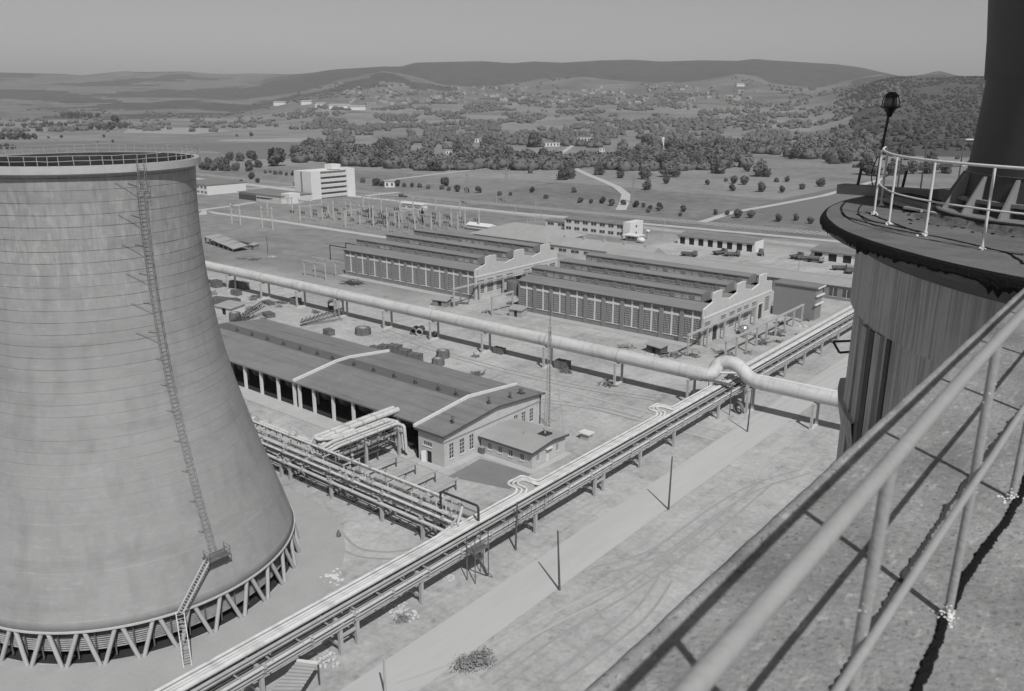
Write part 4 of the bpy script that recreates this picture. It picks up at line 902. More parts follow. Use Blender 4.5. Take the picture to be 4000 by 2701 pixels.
# ------------------------------------------------------------------ workshops
def workshop(name, x0, x1, y0, lab, gabledoor):
    w = thing(name, (x0,y0,0), lab, 'workshop', 'three-bay workshops with raised roof lights'); n = 10; bw_ = (x1-x0)/n; B = 14.25
    m_ = MB(); m_.box(x0,y0,0,x1-.42,y0+.35,1.45); m_.box(x0,y0,8.85,x1-.42,y0+.35,9.0)
    for i in range(n+1):
        x = x0+i*bw_; pw = .62; m_.box(max(x0,x-pw),y0-.22,0,min(x1-.42,x+pw),y0+.35,8.85)
    m_.build('front_wall', m_brick, w)
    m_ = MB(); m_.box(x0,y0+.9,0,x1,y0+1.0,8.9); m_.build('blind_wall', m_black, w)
    for i in range(n):
        a, b_ = x0+i*bw_+.62, x0+(i+1)*bw_-.62; m_ = MB(); m_.box(a,y0+.12,1.45,b_,y0+.16,8.85); g_ = m_.build('window', m_glass, w)
        f_ = MB(); c = (a+b_)/2; f_.box(c-.2,y0-.06,1.45,c+.2,y0+.1,8.85); f_.box(a,y0-.05,6.75,c-.2,y0+.1,7.3); f_.box(c+.2,y0-.05,6.75,b_,y0+.1,7.3); f_.box(a-.1,y0-.16,1.3,b_+.1,y0-.0,1.47); f_.build('frame', m_white, g_, origin=w['_o'])
        f_ = MB()
        for k in range(1, 12):
            x = a+(b_-a)*k/12
            if k != 6: f_.box(x-.045,y0+.06,1.47,x+.045,y0+.11,8.85)
        for k in range(1, 12):
            z = 1.45+.62*k
            if not 6.6 < z < 7.4: f_.box(a,y0+.04,z-.04,b_,y0+.09,z+.04)
        f_.build('glazing_bars', m_bar, g_, origin=w['_o'])
    for k in range(3):
        yb = y0+k*B; ov = .42 if k == 0 else .1
        m_ = MB(); m_.xprism([(yb-ov,9.02),(yb+5,10.05),(yb+5,9.8),(yb-ov,8.78)],x0-.35,x1-.42); m_.xprism([(yb+10,10.05),(yb+B,9.1),(yb+B,8.85),(yb+10,9.8)],x0-.35,x1-.42); m_.build('roof', m_roof2, w)
        c = MB(); c.xprism([(yb+4.82,12.2),(yb+7.4,12.55),(yb+10.2,12.2),(yb+10.2,12.0),(yb+4.82,12.0)],x0+.6,x1-3.2); c.build('clerestory_roof', m_roof2, w)
        c = MB(); c.xprism([(yb+5.06,9.8),(yb+5.3,9.8),(yb+5.3,10.35),(yb+5.06,10.35)],x0+1,x1-3.4); c.xprism([(yb+5.06,11.8),(yb+5.3,11.8),(yb+5.3,12),(yb+5.06,12)],x0+1,x1-3.4); c.box(x0+1,yb+9.7,9.8,x1-3.4,yb+9.9,12)
        c.box(x0+.8,yb+5,9.9,x0+1,yb+9.9,12); c.box(x1-3.4,yb+5,9.9,x1-3.2,yb+9.9,12); c.box(x0+1,yb+5.5,9.9,x1-3.4,yb+5.55,12)
        for i in range(n+1): x = x0+i*bw_; c.box(max(x0+1,x-.75),yb+5.0,10.3,min(x1-3.4,x+.75),yb+5.3,11.9) if min(x1-3.4,x+.75) > max(x0+1,x-.75) else None
        for i in range(n): x = x0+(i+.5)*bw_; c.box(x-.16,yb+5.02,10.3,x+.16,yb+5.3,11.9) if x < x1-4 else None
        c.build('clerestory_wall', m_brickd, w)
        for i in range(n):
            a, b_ = max(x0+i*bw_+.75,x0+1.), min(x0+(i+1)*bw_-.75,x1-3.5)
            if b_-a < 1: continue
            m_ = MB(); m_.box(a,yb+5.2,10.35,b_,yb+5.24,11.8); g_ = m_.build('window', m_glass if rng.random() > .22 else M('bright_pane', .35, .5, 1.2, rough=.2), w)
            f_ = MB(); nb = 12
            for q in range(nb+1): x = a+(b_-a)*q/nb; f_.box(x-.05,yb+5.13,10.36,x+.05,yb+5.17,11.8)
            f_.box(a,yb+5.1,11.1,b_,yb+5.13,11.2); f_.box(a-.05,yb+4.98,10.25,b_+.05,yb+5.06,10.36); f_.build('glazing_bars', m_bar, g_, origin=w['_o'])
    yE = y0+3*B
    m_ = MB(); m_.box(x0,y0+.35,0,x0+.35,yE,9); m_.box(x0+.36,yE-.35,0,x1-.42,yE,8.8); m_.build('side_wall', m_brick, w)
    # right gable: openings below the white band, stepped parapet above
    gh = []; 
    for k in range(3):
        yb = y0+k*B
        gh += [(yb+.9,yb+4.2,1.5,5.8),(yb+5.6,yb+8.6,0,4.4) if k in gabledoor else (yb+5.6,yb+8.6,1.5,5.8),(yb+9.9,yb+13.2,1.5,5.8)]
    wall_x(x1,y0,yE,0,6.9,gh,.4,m_brickl,w,'gable_wall')
    for h in gh:
        if h[2] > 1: win(w,'y',x1,*h,6,7,depth_=.2,wide=.09,mat=m_off)
        else:
            m_ = MB(); m_.box(x1-.34,h[0],0,x1-.3,h[1],4.4); m_.build('door', m_dark, w); m_ = MB(); m_.box(x1,h[0]-.3,0,x1+.05,h[0],4.7); m_.box(x1,h[1],0,x1+.05,h[1]+.3,4.7); m_.box(x1,h[0],4.4,x1+.05,h[1],4.7); m_.build('door_surround', m_white, w)
    P = []
    for k in range(3):
        yb = y0+k*B; P += [(yb,9.35 if k == 0 else 9.5),(yb+5,10.5),(yb+5,12.75),(yb+7.5,13.0),(yb+9.9,12.8),(yb+9.9,10.6),(yb+B-.01,9.9)]
    m_ = MB(); m_.xprism([(y0,6.9)]+P+[(yE,6.9)], x1-.4, x1); m_.build('parapet', m_brickl, w)
    m_ = MB(); full = [(y0,7.0)]+P+[(yE,7.0)]
    for a, c in zip(full, full[1:]): m_.beam((x1-.2,a[0],a[1]+.02),(x1-.2,c[0],c[1]+.02),.44,.17, up=(1,0,0)) if abs(a[0]-c[0]) < .1 else m_.beam((x1-.2,a[0],a[1]+.02),(x1-.2,c[0],c[1]+.02),.44,.15)
    m_.box(x1+.003,y0,6.95,x1+.14,yE,7.4); m_.build('white_coping', m_white, w)
    m_ = MB()
    for k in range(10): y = y0+.3+k*(yE-y0-.6)/9; m_.box(x1+.003,y-.25,0,x1+.12,y+.25,6.9)
    m_.each('pier', m_brickl, w)
    m_ = MB(); m_.box(x0-.35,y0-.53,8.74,x1-.4,y0-.43,9.0); m_.build('eave_board', m_roofd, w)
    return w
m_roof2 = M('workshop_roof', .225, .18, .15, bump=.1, stretch=(.3,1,1)); m_brickd = M('clerestory_brick', .20, .15, .6)
w1 = workshop('workshop', -232.3, -170.4, 191.0, 'left brick workshop with three saw-like roof lights and tall white-crossed windows', {1})
w2 = workshop('workshop', -152.0, -92.3, 189.6, 'nearer right brick workshop with tall white-crossed windows, beside the trestle', {0,2})
m_ = MB(); m_.box(-233,187.5,.02,-170,190.8,.1); m_.box(-153,186,.02,-91.5,189.3,.1); struct(m_.build('pavement', M('worn_pavement', .40, .12, .3)))
# link buildings and halls behind
def simple(name, x0, x1, y0, y1, h, lab, wall=None, roof=None, pitch=0., rows=1, nwin=0, face='x', wz=(1.2,2.4), over=.4, rz=0.):
    r = thing(name, (x0,y0,0), lab, 'building'); wall = wall or m_off; roof = roof or m_roof
    m_ = MB(); m_.box(x0,y0,0,x1,y1,h); m_.build('wall', wall, r)
    m_ = MB()
    if pitch: m_.xprism([(y0-over,h),((y0+y1)/2,h+pitch),(y1+over,h),(y1+over,h-.15),(y0-over,h-.15)],x0-over,x1+over)
    else: m_.box(x0-over,y0-over,h,x1+over,y1+over,h+.35)
    m_.build('roof', roof, r)
    for q in range(rows):
        z0, z1 = wz[0]+q*3.1, wz[1]+q*3.1
        for i in range(nwin):
            a = x0+(x1-x0)*(i+.2)/nwin; b_ = x0+(x1-x0)*(i+.8)/nwin; m_ = MB(); m_.box(a,y0-.03,z0,b_,y0+.05,z1); ww = m_.build('window', m_glass, r)
            f_ = MB(); f_.box(a,y0-.08,z0-.15,b_,y0-.035,z0); f_.box((a+b_)/2-.06,y0-.07,z0,(a+b_)/2+.06,y0-.035,z1); f_.build('frame', m_white, ww, origin=r['_o'])
    return r
simple('brick_hall',-91.8,-79.6,233.0,238,9.3,'blank brick block standing behind the nearer workshop',m_brick,m_roof,0,1,0)
m_ = MB()
for k, (y, z) in enumerate([(233.2,9.5),(233.0,7.2),(232.6,4.8)]): m_.box(-79.55,y-.2,z-.35,-79.0,y+5.6,z)
tag(m_.build('ledge_bands', m_white), 'white stepped ledges on the right face of the blank brick block', 'ledges')
simple('long_shed',-170,-62,263.5,278,4.6,'very long pale-roofed shed running behind the workshops',m_concd,m_roofl,1.0,1,26,wz=(1,3.6))
rb2 = simple('tiled_hall',-206,-157,273.5,285.5,3.6,'long hall with pale ridged roof behind the left workshop',m_off,m_roofl,2.8,1,8)
m_ = MB()
for k in range(5): m_.box(-200+k*9.5,278.6,5.9,-199.3+k*9.5,279.6,7.1)
m_.each('roof_vent', m_conc, rb2)
hr = thing('hip_roof_hall', (-220,285,0), 'hall with wide pale hipped roof behind the left workshop', 'building')
m_ = MB(); m_.box(-244,272.5,0,-204.5,299,4.2); m_.build('wall', m_off, hr)
m_ = MB(); A = [(-245.5,271,4.2),(-203,271,4.2),(-203,300.5,4.2),(-245.5,300.5,4.2),(-232,285.7,8.6),(-216,285.7,8.6)]; m_.add(A, [(0,1,5,4),(1,2,5),(2,3,4,5),(3,0,4),(3,2,1,0)]); m_.build('roof', m_roofl, hr)
m_ = MB()
for k in range(5): m_.box(-204.45,274+k*5,1,-204.4,277+k*5,3.2)
m_.each('window', m_glass, hr)
o = simple('flat_shed',-262,-236,243,252,0.6,'') if 0 else None
# administration block
ad = simple('administration_building',-234,-200.8,326.5,336,5.9,'two storey white office building with dark window rows behind the workshops',m_white,m_roof,.5,2,7,wz=(.9,2.3))
m_ = MB(); m_.box(-200.8,325.5,0,-197,336.5,7.2); m_.build('stair_tower', m_white, ad); m_ = MB(); m_.box(-196.99,330,4.6,-196.95,331.2,5.6); m_.box(-196.99,330,1.6,-196.95,331.2,2.6); m_.build('stair_windows', m_glass, ad)
simple('side_wing',-248,-235.5,330,338,3.6,'low white wing left of the two storey office building',m_white,m_roof,.6,1,2,wz=(1.4,2.6))
kq = simple('gate_kiosk',-196.3,-190.5,320.5,324.5,2.3,'small kiosk with bright overhanging roof beside the office building',m_conc,m_white,0,1,1,wz=(.8,2),over=1.2)
for (x, y, r, lab) in [(-187.2,318.5,1.5,'white round tank lying on the yard beside the kiosk'),(-190.3,329.5,.8,'small white globe above the kiosk roof')]:
    o = thing('white_tank', (x,y,0), lab, 'tank'); m_ = MB(); m_.blob((x,y,r*.9+(3 if r < 1 else 0)), r, 2, 2, .03, (1.3,1,.8)); m_.build('shell', m_white, o)
    m_ = MB(); m_.box(x-.5,y-.3,0,x+.5,y+.3,r*.5+(3 if r < 1 else 0)); m_.build('cradle', m_conc, o)
def garage(x0, x1, y0, y1, h, n, lab):
    r = thing('garage_row', (x0,y0,0), lab, 'garage'); bw_ = (x1-x0)/n; hs_ = [(x0+(i+.22)*bw_,x0+(i+.8)*bw_,0,h-.7) for i in range(n)]
    wall_y(y0,x0,x1,0,h,hs_,.4,m_white,r)
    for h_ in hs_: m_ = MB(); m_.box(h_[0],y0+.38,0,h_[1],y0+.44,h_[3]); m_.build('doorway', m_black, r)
    m_ = MB(); m_.box(x0,y0+.45,0,x1,y1,h-.1); m_.box(x1,y0,0,x1+.4,y1,h+.5); m_.build('wall', m_white, r)
    m_ = MB(); m_.xprism([(y0-.6,h),(y1,h+1.0),(y1,h+.7),(y0-.6,h-.3)],x0-.3,x1); m_.build('roof', m_roof, r)
    return r
garage(-174.5,-139.4,328.2,336.5,3.7,8,'white garage row with eight dark doorways')
garage(-115.8,-88,328.0,337,3.7,5,'white garage row at the right edge partly behind the round tower')
# office block far left
ob = thing('office_block', (-437,346,0), 'tall white five storey office block with banded windows', 'office block')
m_ = MB(); m_.box(-446,329.5,0,-439,362,17); m_.box(-437.2,329,0,-428.5,336.5,17.2); m_.box(-446,331,0,-429.3,362,16.6); m_.box(-437,357,0,-428,363.6,17.6); m_.build('wall', m_white, ob)
for f_ in range(5):
    z = 1.2+f_*3.2; m_ = MB(); m_.box(-429.35,336.6,z+1.3,-429.2,357,z+2.75); ww = m_.build('window', m_glass, ob); b = MB()
    for k in range(21): b.box(-429.19,336.6+k,z+1.3,-429.1,336.75+k,z+2.75)
    b.each('mullion', m_off, ww); m_ = MB(); m_.box(-429.2,336.6,z-.6,-428.3,357,z+.75); m_.build('balcony', m_off, ob)
m_ = MB(); m_.box(-439,329.2,0,-437.2,331,16.8); m_.build('slot', m_concd, ob)
m_ = MB(); m_.box(-441,350,17,-434,357,20.2); m_.build('penthouse', m_white, ob)
lb = simple('low_office',-540,-501.5,302,331,6.2,'low two storey white building half hidden by the cooling tower',m_white,m_roof,0,2,9,wz=(1,2.3))
cb = simple('canteen_building',-468,-424.6,303.5,326,4.3,'low flat building with long window bands in front of the office block',m_off,m_roof,0,1,1,wz=(1.6,2.8))
m_ = MB(); m_.box(-468,303.2,.2,-450,303.5,3.4); m_.build('glass_front', m_glass, cb)
m_ = MB(); m_.box(-428,306,0,-420.3,314,6); m_.build('entrance_block', m_white, cb)
sh_ = simple('small_shed',-262.6,-258.5,204,208,0.1,'') if 0 else None
o = thing('white_lorry_load', (-258,300,0), 'pale tarpaulin-covered stack standing behind the left workshop', 'stack'); m_ = MB(); p = rw1(1880,335); m_.box(p.x-7,p.y,0,p.x+7,p.y+5,2.2); m_.xprism([(p.y-.4,2.2),(p.y+5.4,2.2),(p.y+2.5,3.4)],p.x-7.5,p.x+7.5); m_.build('cover', m_white, o); m_ = MB(); m_.box(p.x-8,p.y-1,0,p.x+8,p.y+6,.8); m_.build('base', m_rust, o)
# ------------------------------------------------------------------ outdoor substation
def portal(x, y, w, h, label, along='x', group='steel and concrete portals of the substation', n=2):
    r = thing('line_portal', (x,y,0), label, 'portal', group)
    def P(a, z): return (x+a, y, z) if along == 'x' else (x, y+a, z)
    for i in range(n): m_ = MB(); a = w*i/(n-1); m_.beam(P(a,0),P(a,h+(1.2 if h > 8 else 0)),.5,.5); m_.build('post', M('portal_concrete', .47, .1, 1), r)
    m_ = MB(); m_.beam(P(-.8,h),P(w+.8,h),.35,.5); m_.build('beam', m_conc, r)
    m_ = MB()
    for i in range(3*(n-1)): a = w*(i+.5)/(3*(n-1)); m_.beam(P(a,h),P(a,h-1.3),.22)
    m_.each('insulator', m_steel, r)
    return r
portal(-375,237.7,7.4,9.,'pair of pale posts with beam in the field beyond the tower, left one','x'); portal(-351,238.9,8.3,9.5,'pair of pale posts with beam in the field beyond the tower, right one','x')
SL = 'tall pale portal of the outdoor substation in front of the office block'
for k, (x, y, w, h, n) in enumerate([(-372,277,28,8.5,4),(-334,277,30,9,4),(-300,281,22,8,3),(-368,296,30,8,3),(-330,297,30,8.5,3),(-300,297,24,8,3),(-366,316,30,8,3),(-326,316,34,9,3),(-284,301,18,8.5,3)]): portal(x,y,w,h,SL,'x',n=n)
for k, (x, y, w, h) in enumerate([(-352,262,18,8),(-322,266,16,8),(-388,268,16,8),(-306,284,16,7)]): portal(x,y,w,h,'portal of the outdoor substation set crosswise in front of the office block','y')
sw = thing('switch_unit', (-340,282,0), 'small insulator stand in the crowded rows of the outdoor substation', 'switchgear', 'insulator stands of the substation')
m_ = MB(); m_.box(-341.3,281.8,2.3,-338.7,282.2,2.5); m_.beam((-341,282,0),(-341,282,2.3),.18); m_.beam((-339,282,0),(-339,282,2.3),.18); m_.build('stand', m_conc, sw)
m_ = MB()
for k in (-1,0,1): m_.lathe([(.1,2.5),(.26,2.6),(.14,2.8),(.26,2.95),(.14,3.1),(.26,3.3),(.1,3.6),(0,3.9)],(-340+k*1.05,282),7)
m_.build('insulator', m_dark, sw); freeze(sw)
for j, yy in enumerate((270,282,288,293,302,309)):
    for i in range(10): 
        if (i, j) != (4, 1): copy_tree(sw, (-368+i*9.4+U(-1,1)+j*1.5, yy+U(-1,1), 0), U(-.1,.1), sc=U(.9,1.35))
for k, p in enumerate([(-318,286),(-344,300)]):
    o = thing('transformer', (p[0],p[1],0), ['dark transformer tank among the substation rows, front one','dark transformer tank among the substation rows, rear one'][k], 'transformer', 'transformers'); m_ = MB(); m_.box(p[0]-2.5,p[1]-1.5,.3,p[0]+2.5,p[1]+1.5,3.2); m_.build('tank', m_rust, o); m_ = MB()
    for q in range(8): m_.box(p[0]-2.3+q*.6,p[1]-2.1,.6,p[0]-2.1+q*.6,p[1]-1.5,2.8)
    m_.each('radiator_fin', m_steel, o)
    for q in range(3): m_ = MB(); m_.tube([(p[0]-1.5+q*1.5,p[1],3.2),(p[0]-1.5+q*1.5,p[1],4.6)],.16,6,r2=.08); m_.build('bushing', m_dark, o)
fn = thing('wire_fence', (-380,262,0), 'low fence of posts around the outdoor substation', 'fence'); m_ = MB()
for i in range(40): x = -420+i*4; m_.beam((x,262,0),(x,262,1.8),.16)
m_.each('post', m_conc, fn); m_ = MB()
for z in (.6,1.2,1.7): m_.beam((-420,262,z),(-264,262,z),.04)
m_.build('wires', m_steel, fn)
bsh = portal(-336,322,20,2.6,'bright low shelter behind the substation rows','x',group='x') if 0 else None
p = rw1(1000,60); simple('switch_house',p.x-9,p.x+9,p.y,p.y+5,3,'small bright house standing behind the substation rows',m_white,m_white,0,1,3,wz=(1,2))
# poles along the roads
pole_m = m_wood
def pole(p, h, label, lean=(0,0), mat=None, arm=True, name='utility_pole'):
    r = thing(name, tuple(p), label, 'pole', None); m_ = MB(); q = Vector(p)+Vector((lean[0],lean[1],h)); m_.tube([p, q], .16, 7, r2=.1); m_.build('shaft', mat or m_wood, r)
    if arm: m_ = MB(); m_.beam(q+Vector((-.5,0,-.4)), q+Vector((.5,0,-.4)), .09); m_.blob(q+Vector((-.45,0,-.25)),.09,1,0,0); m_.blob(q+Vector((.45,0,-.25)),.09,1,0,0); m_.build('crossarm', m_wood, r)
    return r
pole(g(2611,1991), 8.8, 'dark wooden pole with long shadow, standing alone on the right verge of the dirt road', (.1,0), arm=False)
pole((-54.7,76.8,0), 8.4, 'dark wooden pole by a scrap of rubble at the lower end of the dirt road', (-.3,-.2), arm=False)
pole((-65.3,81,0), 7.2, 'thin crooked wooden pole right beside the long trestle', (0,.3), arm=False)
pole((-57.1,49.2,0), 4.6, 'thin pale post at the bottom of the picture beside the road', (0,0), m_conc, arm=False, name='lamp_post')
pole((-58.8,142.4,0), 8.3, 'dark pole standing against the great duct right of its bend', (.1,.2), arm=False)
pole((-289.7,198.7,0), 6.8, 'slim pole alone on the grass beyond the great duct', arm=False)
mst = thing('lattice_mast', (-89.3,120.6,0), 'slender guyed lattice mast rising behind the hall in front of the great duct', 'mast')
m_ = MB()
for k in range(3): a = k*2.094; m_.tube([(-89.3+.36*math.cos(a),120.6+.36*math.sin(a),0),(-89.3+.3*math.cos(a),120.6+.3*math.sin(a),20)],.06,5)
m_.build('legs', m_steel, mst); m_ = MB()
for i in range(26):
    for k in range(3):
        a, c = k*2.094, (k+1)*2.094; m_.beam((-89.3+.34*math.cos(a),120.6+.34*math.sin(a),i*.77),(-89.3+.34*math.cos(c),120.6+.34*math.sin(c),i*.77+.7),.05)
m_.build('bracing', m_steel, mst); m_ = MB(); m_.tube([(-89.3,120.6,20),(-89.3,120.6,24.5)],.06,5); m_.build('aerial', m_dark, mst)
m_ = MB()
for a in (0.4,2.5,4.6): m_.tube([(-89.3,120.6,19.6),(-89.3+3.0*math.cos(a),120.6+3.0*math.sin(a),0)],.03,4)
m_.build('guy_wires', m_steel, mst)
pyl = []
def pylon(p, h, lab):
    r = thing('lattice_pylon', tuple(p), lab, 'pylon', 'pylons on the meadow'); m_ = MB(); w = h*.07
    for sx in (-1,1):
        for sy in (-1,1): m_.beam((p.x+sx*w,p.y+sy*w,0),(p.x+sx*.3,p.y+sy*.3,h),.18)
    for i in range(8):
        t = i/8; a = w*(1-t)+.3*t; t2 = (i+1)/8; b = w*(1-t2)+.3*t2
        for s in (-1,1): m_.beam((p.x-a*s,p.y-a,h*t),(p.x+b*s,p.y-b,h*t2),.1); m_.beam((p.x-a,p.y-a*s,h*t),(p.x-b,p.y+b*s,h*t2),.1)
    m_.build('tower', m_steel, r); m_ = MB()
    for z in (.72,.84,.96): m_.beam((p.x-h*.13,p.y,h*z),(p.x+h*.13,p.y,h*z),.22)
    m_.build('crossarms', m_steel, r)
for x, y, h, lab in [(rc1,(1918,1500),18,'pylon left on the meadow beyond the railway'),(rc1,(2272,1480),20,'pylon right of the first on the meadow beyond the railway'),(rc2,(1095,1490),17,'pylon beside the curving path end')]: pylon(x(*y), h, lab)
k = 0
for fn_, L in ((rc1,[(1355,1280,50),(1480,1310,40),(1757,1225,60),(2112,1185,60),(2182,1490,85),(960,1520,110),(1065,1540,130)]),(rc2,[(135,1290,70),(215,1545,80),(1465,620,10)][:2]),(rw3,[(255,365,150),(280,240,60),(1800,740,60)]),(rw2,[(635,220,110),(715,180,90),(530,280,90),(2285,400,130),(380,110,50),(1545,490,60)]),(rf,[(600,460,150),(840,480,110)])):
    for x, y, h in L: p = fn_(x, y); s_ = {rc1:2.324,rc2:2.324,rw3:2.905,rw2:3.32,rf:3.32}[fn_]; pole(p, max(4,h/s_*depth(p)/FPX), 'thin distant pole along the far roads and paths', mat=m_steel if k%2 else m_conc, arm=False)['group'] = 'thin poles along the far roads'; k += 1
# concrete gantries by the workshops
def gantry(name, x, ys, h, label, slope=0., w=.42):
    r = thing(name, (x,ys[0],0), label, 'gantry')
    for y in ys: m_ = MB(); m_.beam((x,y,0),(x,y,h),w,w); m_.build('column', m_conc, r)
    m_ = MB(); m_.beam((x,ys[0]-.4,h+.15),(x,ys[-1]+.4,h+.15),.5,.45); m_.build('beam', m_conc, r); return r
gantry('crane_gantry',-81.6,[180.5,186.5,192.3,198.4,204.5,210.6,216.7,222.8,229],4.9,'long concrete gantry of ten columns right of the nearer workshop')
gantry('crane_gantry',-90.8,[179.2,189.4,199,208,218],5.2,'concrete gantry running in front of the right gable of the nearer workshop')
gantry('crane_gantry',-169.2,[179.8,191.5,203,215,227],5.4,'concrete gantry in front of the gable of the left workshop')
gantry('crane_gantry',-153.6,[179.3,188.6],5.3,'short concrete gantry with strut between the two workshops'); m_ = MB(); m_.beam((-153.6,179.5,5),(-151.5,181.5,0),.3); tag(m_.build('strut', m_conc), 'slanting concrete strut leaning on the short gantry between the workshops', 'strut')
for k, (y, lab) in enumerate([(180,'nearer pale frame of columns left of the left workshop'),(186,'farther pale frame of columns left of the left workshop')]):
    r = thing('concrete_portal', (-240,y,0), lab, 'frame')
    for x in (-243.5+k*0,-237.5,-231.8): m_ = MB(); m_.beam((x+2*(1-k),y,0),(x+2*(1-k),y,5.4),.4); m_.build('column', m_conc, r)
    m_ = MB(); m_.beam((-244.5+2*(1-k),y,5.55),(-230,y,5.55),.4,.4); m_.build('beam', m_conc, r)
r = thing('steel_gantry', (-250,215,0), 'dark thin steel goal-like frame left of the left workshop', 'frame')
m_ = MB()
for x, y in ((-258,205),(-246,205),(-257,212),(-245,212)): m_.beam((x,y,0),(x,y,6),.25)
m_.build('posts', m_dark, r); m_ = MB(); m_.beam((-258,205,6),(-246,205,6),.3); m_.beam((-257,212,6),(-245,212,6),.3); m_.beam((-246,205,6),(-236,209,5.6),.2); m_.build('beams', m_dark, r)
# tanks and sphere by the workshops
for (x, y, lab) in ((-165.2,203.5,'left dark round tank between the workshops'),(-160.3,203.2,'right dark round tank between the workshops')):
    o = thing('round_tank', (x,y,0), lab, 'tank'); m_ = MB(); m_.lathe([(0,5),(2.3,4.9),(2.35,4.7),(2.35,.4)],(x,y),24); m_.build('shell', m_rust, o); m_ = MB(); m_.lathe([(2.6,.4),(2.6,0)],(x,y),24); m_.lathe([(0,.4),(2.6,.4)],(x,y),24); m_.build('base', m_conc, o)
o = thing('steel_sphere', (-88.6,206.4,0), 'shiny round steel vessel in front of the gable of the nearer workshop', 'vessel'); m_ = MB(); m_.lathe([(0,2.9)]+[(1.35*math.sin(R_(a)),1.5+1.35*math.cos(R_(a))) for a in range(12,180,12)]+[(0,.15)],(-88.6,206.4),24); m_.build('vessel', M('bright_steel', .6, .05, 1, rough=.28, metal=.8), o); m_ = MB(); m_.box(-89.3,205.8,0,-87.9,207,.5); m_.build('cradle', m_rust, o)
# scrap yard and loose things: each built where it lies
def crate(p, s, label, rz=0., mat=None, name='wooden_crate'):
    r = thing(name, tuple(p), label, 'crate', 'crates and boxes in the yard', rz); w, d, h = s; M_ = mat or m_rust
    m_ = MB(); m_.box(-w/2,-d/2,.12,w/2,d/2,h); o = m_.build('body', M_, origin=(0,0,0)); o.parent = r
    m_ = MB()
    for k in range(max(2,int(w/1.1))+1): x = -w/2+k*w/max(2,int(w/1.1)); m_.box(x-.07,-d/2-.06,.05,x+.07,-d/2+.003,h+.02); m_.box(x-.07,-d/2-.06,h+.003,x+.07,d/2+.06,h+.09)
    m_.box(-w/2-.05,-d/2,0,w/2+.05,-d/2+.2,.12); m_.box(-w/2-.05,d/2-.2,0,w/2+.05,d/2,.12); o = m_.build('battens', m_wood, origin=(0,0,0)); o.parent = r
    return r
def ring(p, r0, label, h=.5, mat=None, rz=0., tilt=0.):
    o = thing('concrete_pipe', tuple(p), label, 'pipe', 'loose pipe pieces', rz); m_ = MB(); n = 16
    for k in range(n):
        a, c = 2*math.pi*k/n, 2*math.pi*(k+1)/n
        for (ra_, rb_) in ((r0,r0*.8),):
            q = lambda rr, aa, yy: (rr*math.cos(aa), yy, rr*math.sin(aa)+r0)
            m_.add([q(ra_,a,-h),q(ra_,c,-h),q(ra_,c,h),q(ra_,a,h)],[(0,1,2,3)],True); m_.add([q(rb_,a,-h),q(rb_,c,-h),q(rb_,c,h),q(rb_,a,h)],[(3,2,1,0)],True)
            m_.add([q(ra_,a,-h),q(ra_,c,-h),q(rb_,c,-h),q(rb_,a,-h)],[(3,2,1,0)]); m_.add([q(ra_,a,h),q(ra_,c,h),q(rb_,c,h),q(rb_,a,h)],[(0,1,2,3)])
    s = m_.build('shell', mat or m_rust, origin=(0,0,0)); s.parent = o; return o
def heap(p, r, label, n=12, mat=None, name='rubble_heap', seed=0):
    rr = random.Random(seed+int(p.x*7)); m_ = MB()
    for i in range(n): a = rr.uniform(0,6.28); q = r*rr.random()**.8; s = rr.uniform(.08,.34)*r**.5*(.62 if name == 'lime_heap' else 1); m_.blob((p.x+q*math.cos(a),p.y+q*math.sin(a)*.7,s*.3+max(0,r*.6-q)*.15), s, i+seed, 0, .45, (1,1,.6))
    for i in range(0 if name == 'lime_heap' else n//3): a = rr.uniform(0,6.28); L = rr.uniform(.5,1.1)*r; x, y = p.x+rr.uniform(-r,r)*.6, p.y+rr.uniform(-r,r)*.5; m_.beam((x,y,.15+rr.uniform(0,.5)),(x+L*math.cos(a),y+L*math.sin(a),.2+rr.uniform(0,.7)),.16)
    return tag(m_.build(name, mat or m_rust), label, 'heap')
C_ = [(rh2,200,482,(3.4,1.6,.7),'low dark box beside the near edge of the hall roof joint'),(rh2,300,505,(2.4,2,1.7),'dark crate leftmost of the cluster beyond the hall roof'),(rh2,420,520,(3,2,2.1),'tall dark crate second of the cluster beyond the hall roof'),(rh2,530,572,(2.6,2.2,2.0),'open dark crate in the middle of the cluster beyond the hall roof'),(rh2,650,612,(3.2,1.8,1.9),'largest dark crate rightmost of the cluster beyond the hall roof'),(rh2,1600,522,(2.8,1.6,1.4),'dark box under the great duct between two supports'),(rh1,1680,1090,(2.6,2,1.5),'square dark box at the far end of the lattice boom'),(rh1,480,572,(3.2,2,1.6),'grey crate among the scrap left of the duct supports'),(rh1,300,720,(6.5,3,2.6),'long dark container nearest the cooling tower in the scrap yard'),(rh1,460,690,(2.6,2.6,1.6),'dark box at the end of the long container'),(rh1,220,470,(3.4,2.6,2.2),'dark machine box beside the cooling tower edge'),(rh1,460,475,(3.0,2,2.2),'dark box in the shade under the duct, left'),(rh1,575,492,(3.6,2,2.2),'dark box in the shade under the duct, right'),(rh1,1250,692,(3.2,2,1.9),'black box right under the great duct'),(rh1,900,690,(4.4,2,.8),'low flat crate in the middle of the scrap yard'),(rh1,900,852,(3.6,2.4,1.1),'crate carrying scrap near the hall roof end'),(rw4,660,960,(3.2,2,1.9),'dark box to the right of the lattice mast foot'),(rw4,2165,600,(1.6,1.4,1.3),'small dark cabinet at the corner of the nearer workshop')]
for fn_, x, y, s, lab in C_: crate(fn_(x,y), s, lab, U(-.25,.25)+(0 if x != 300 else .1))
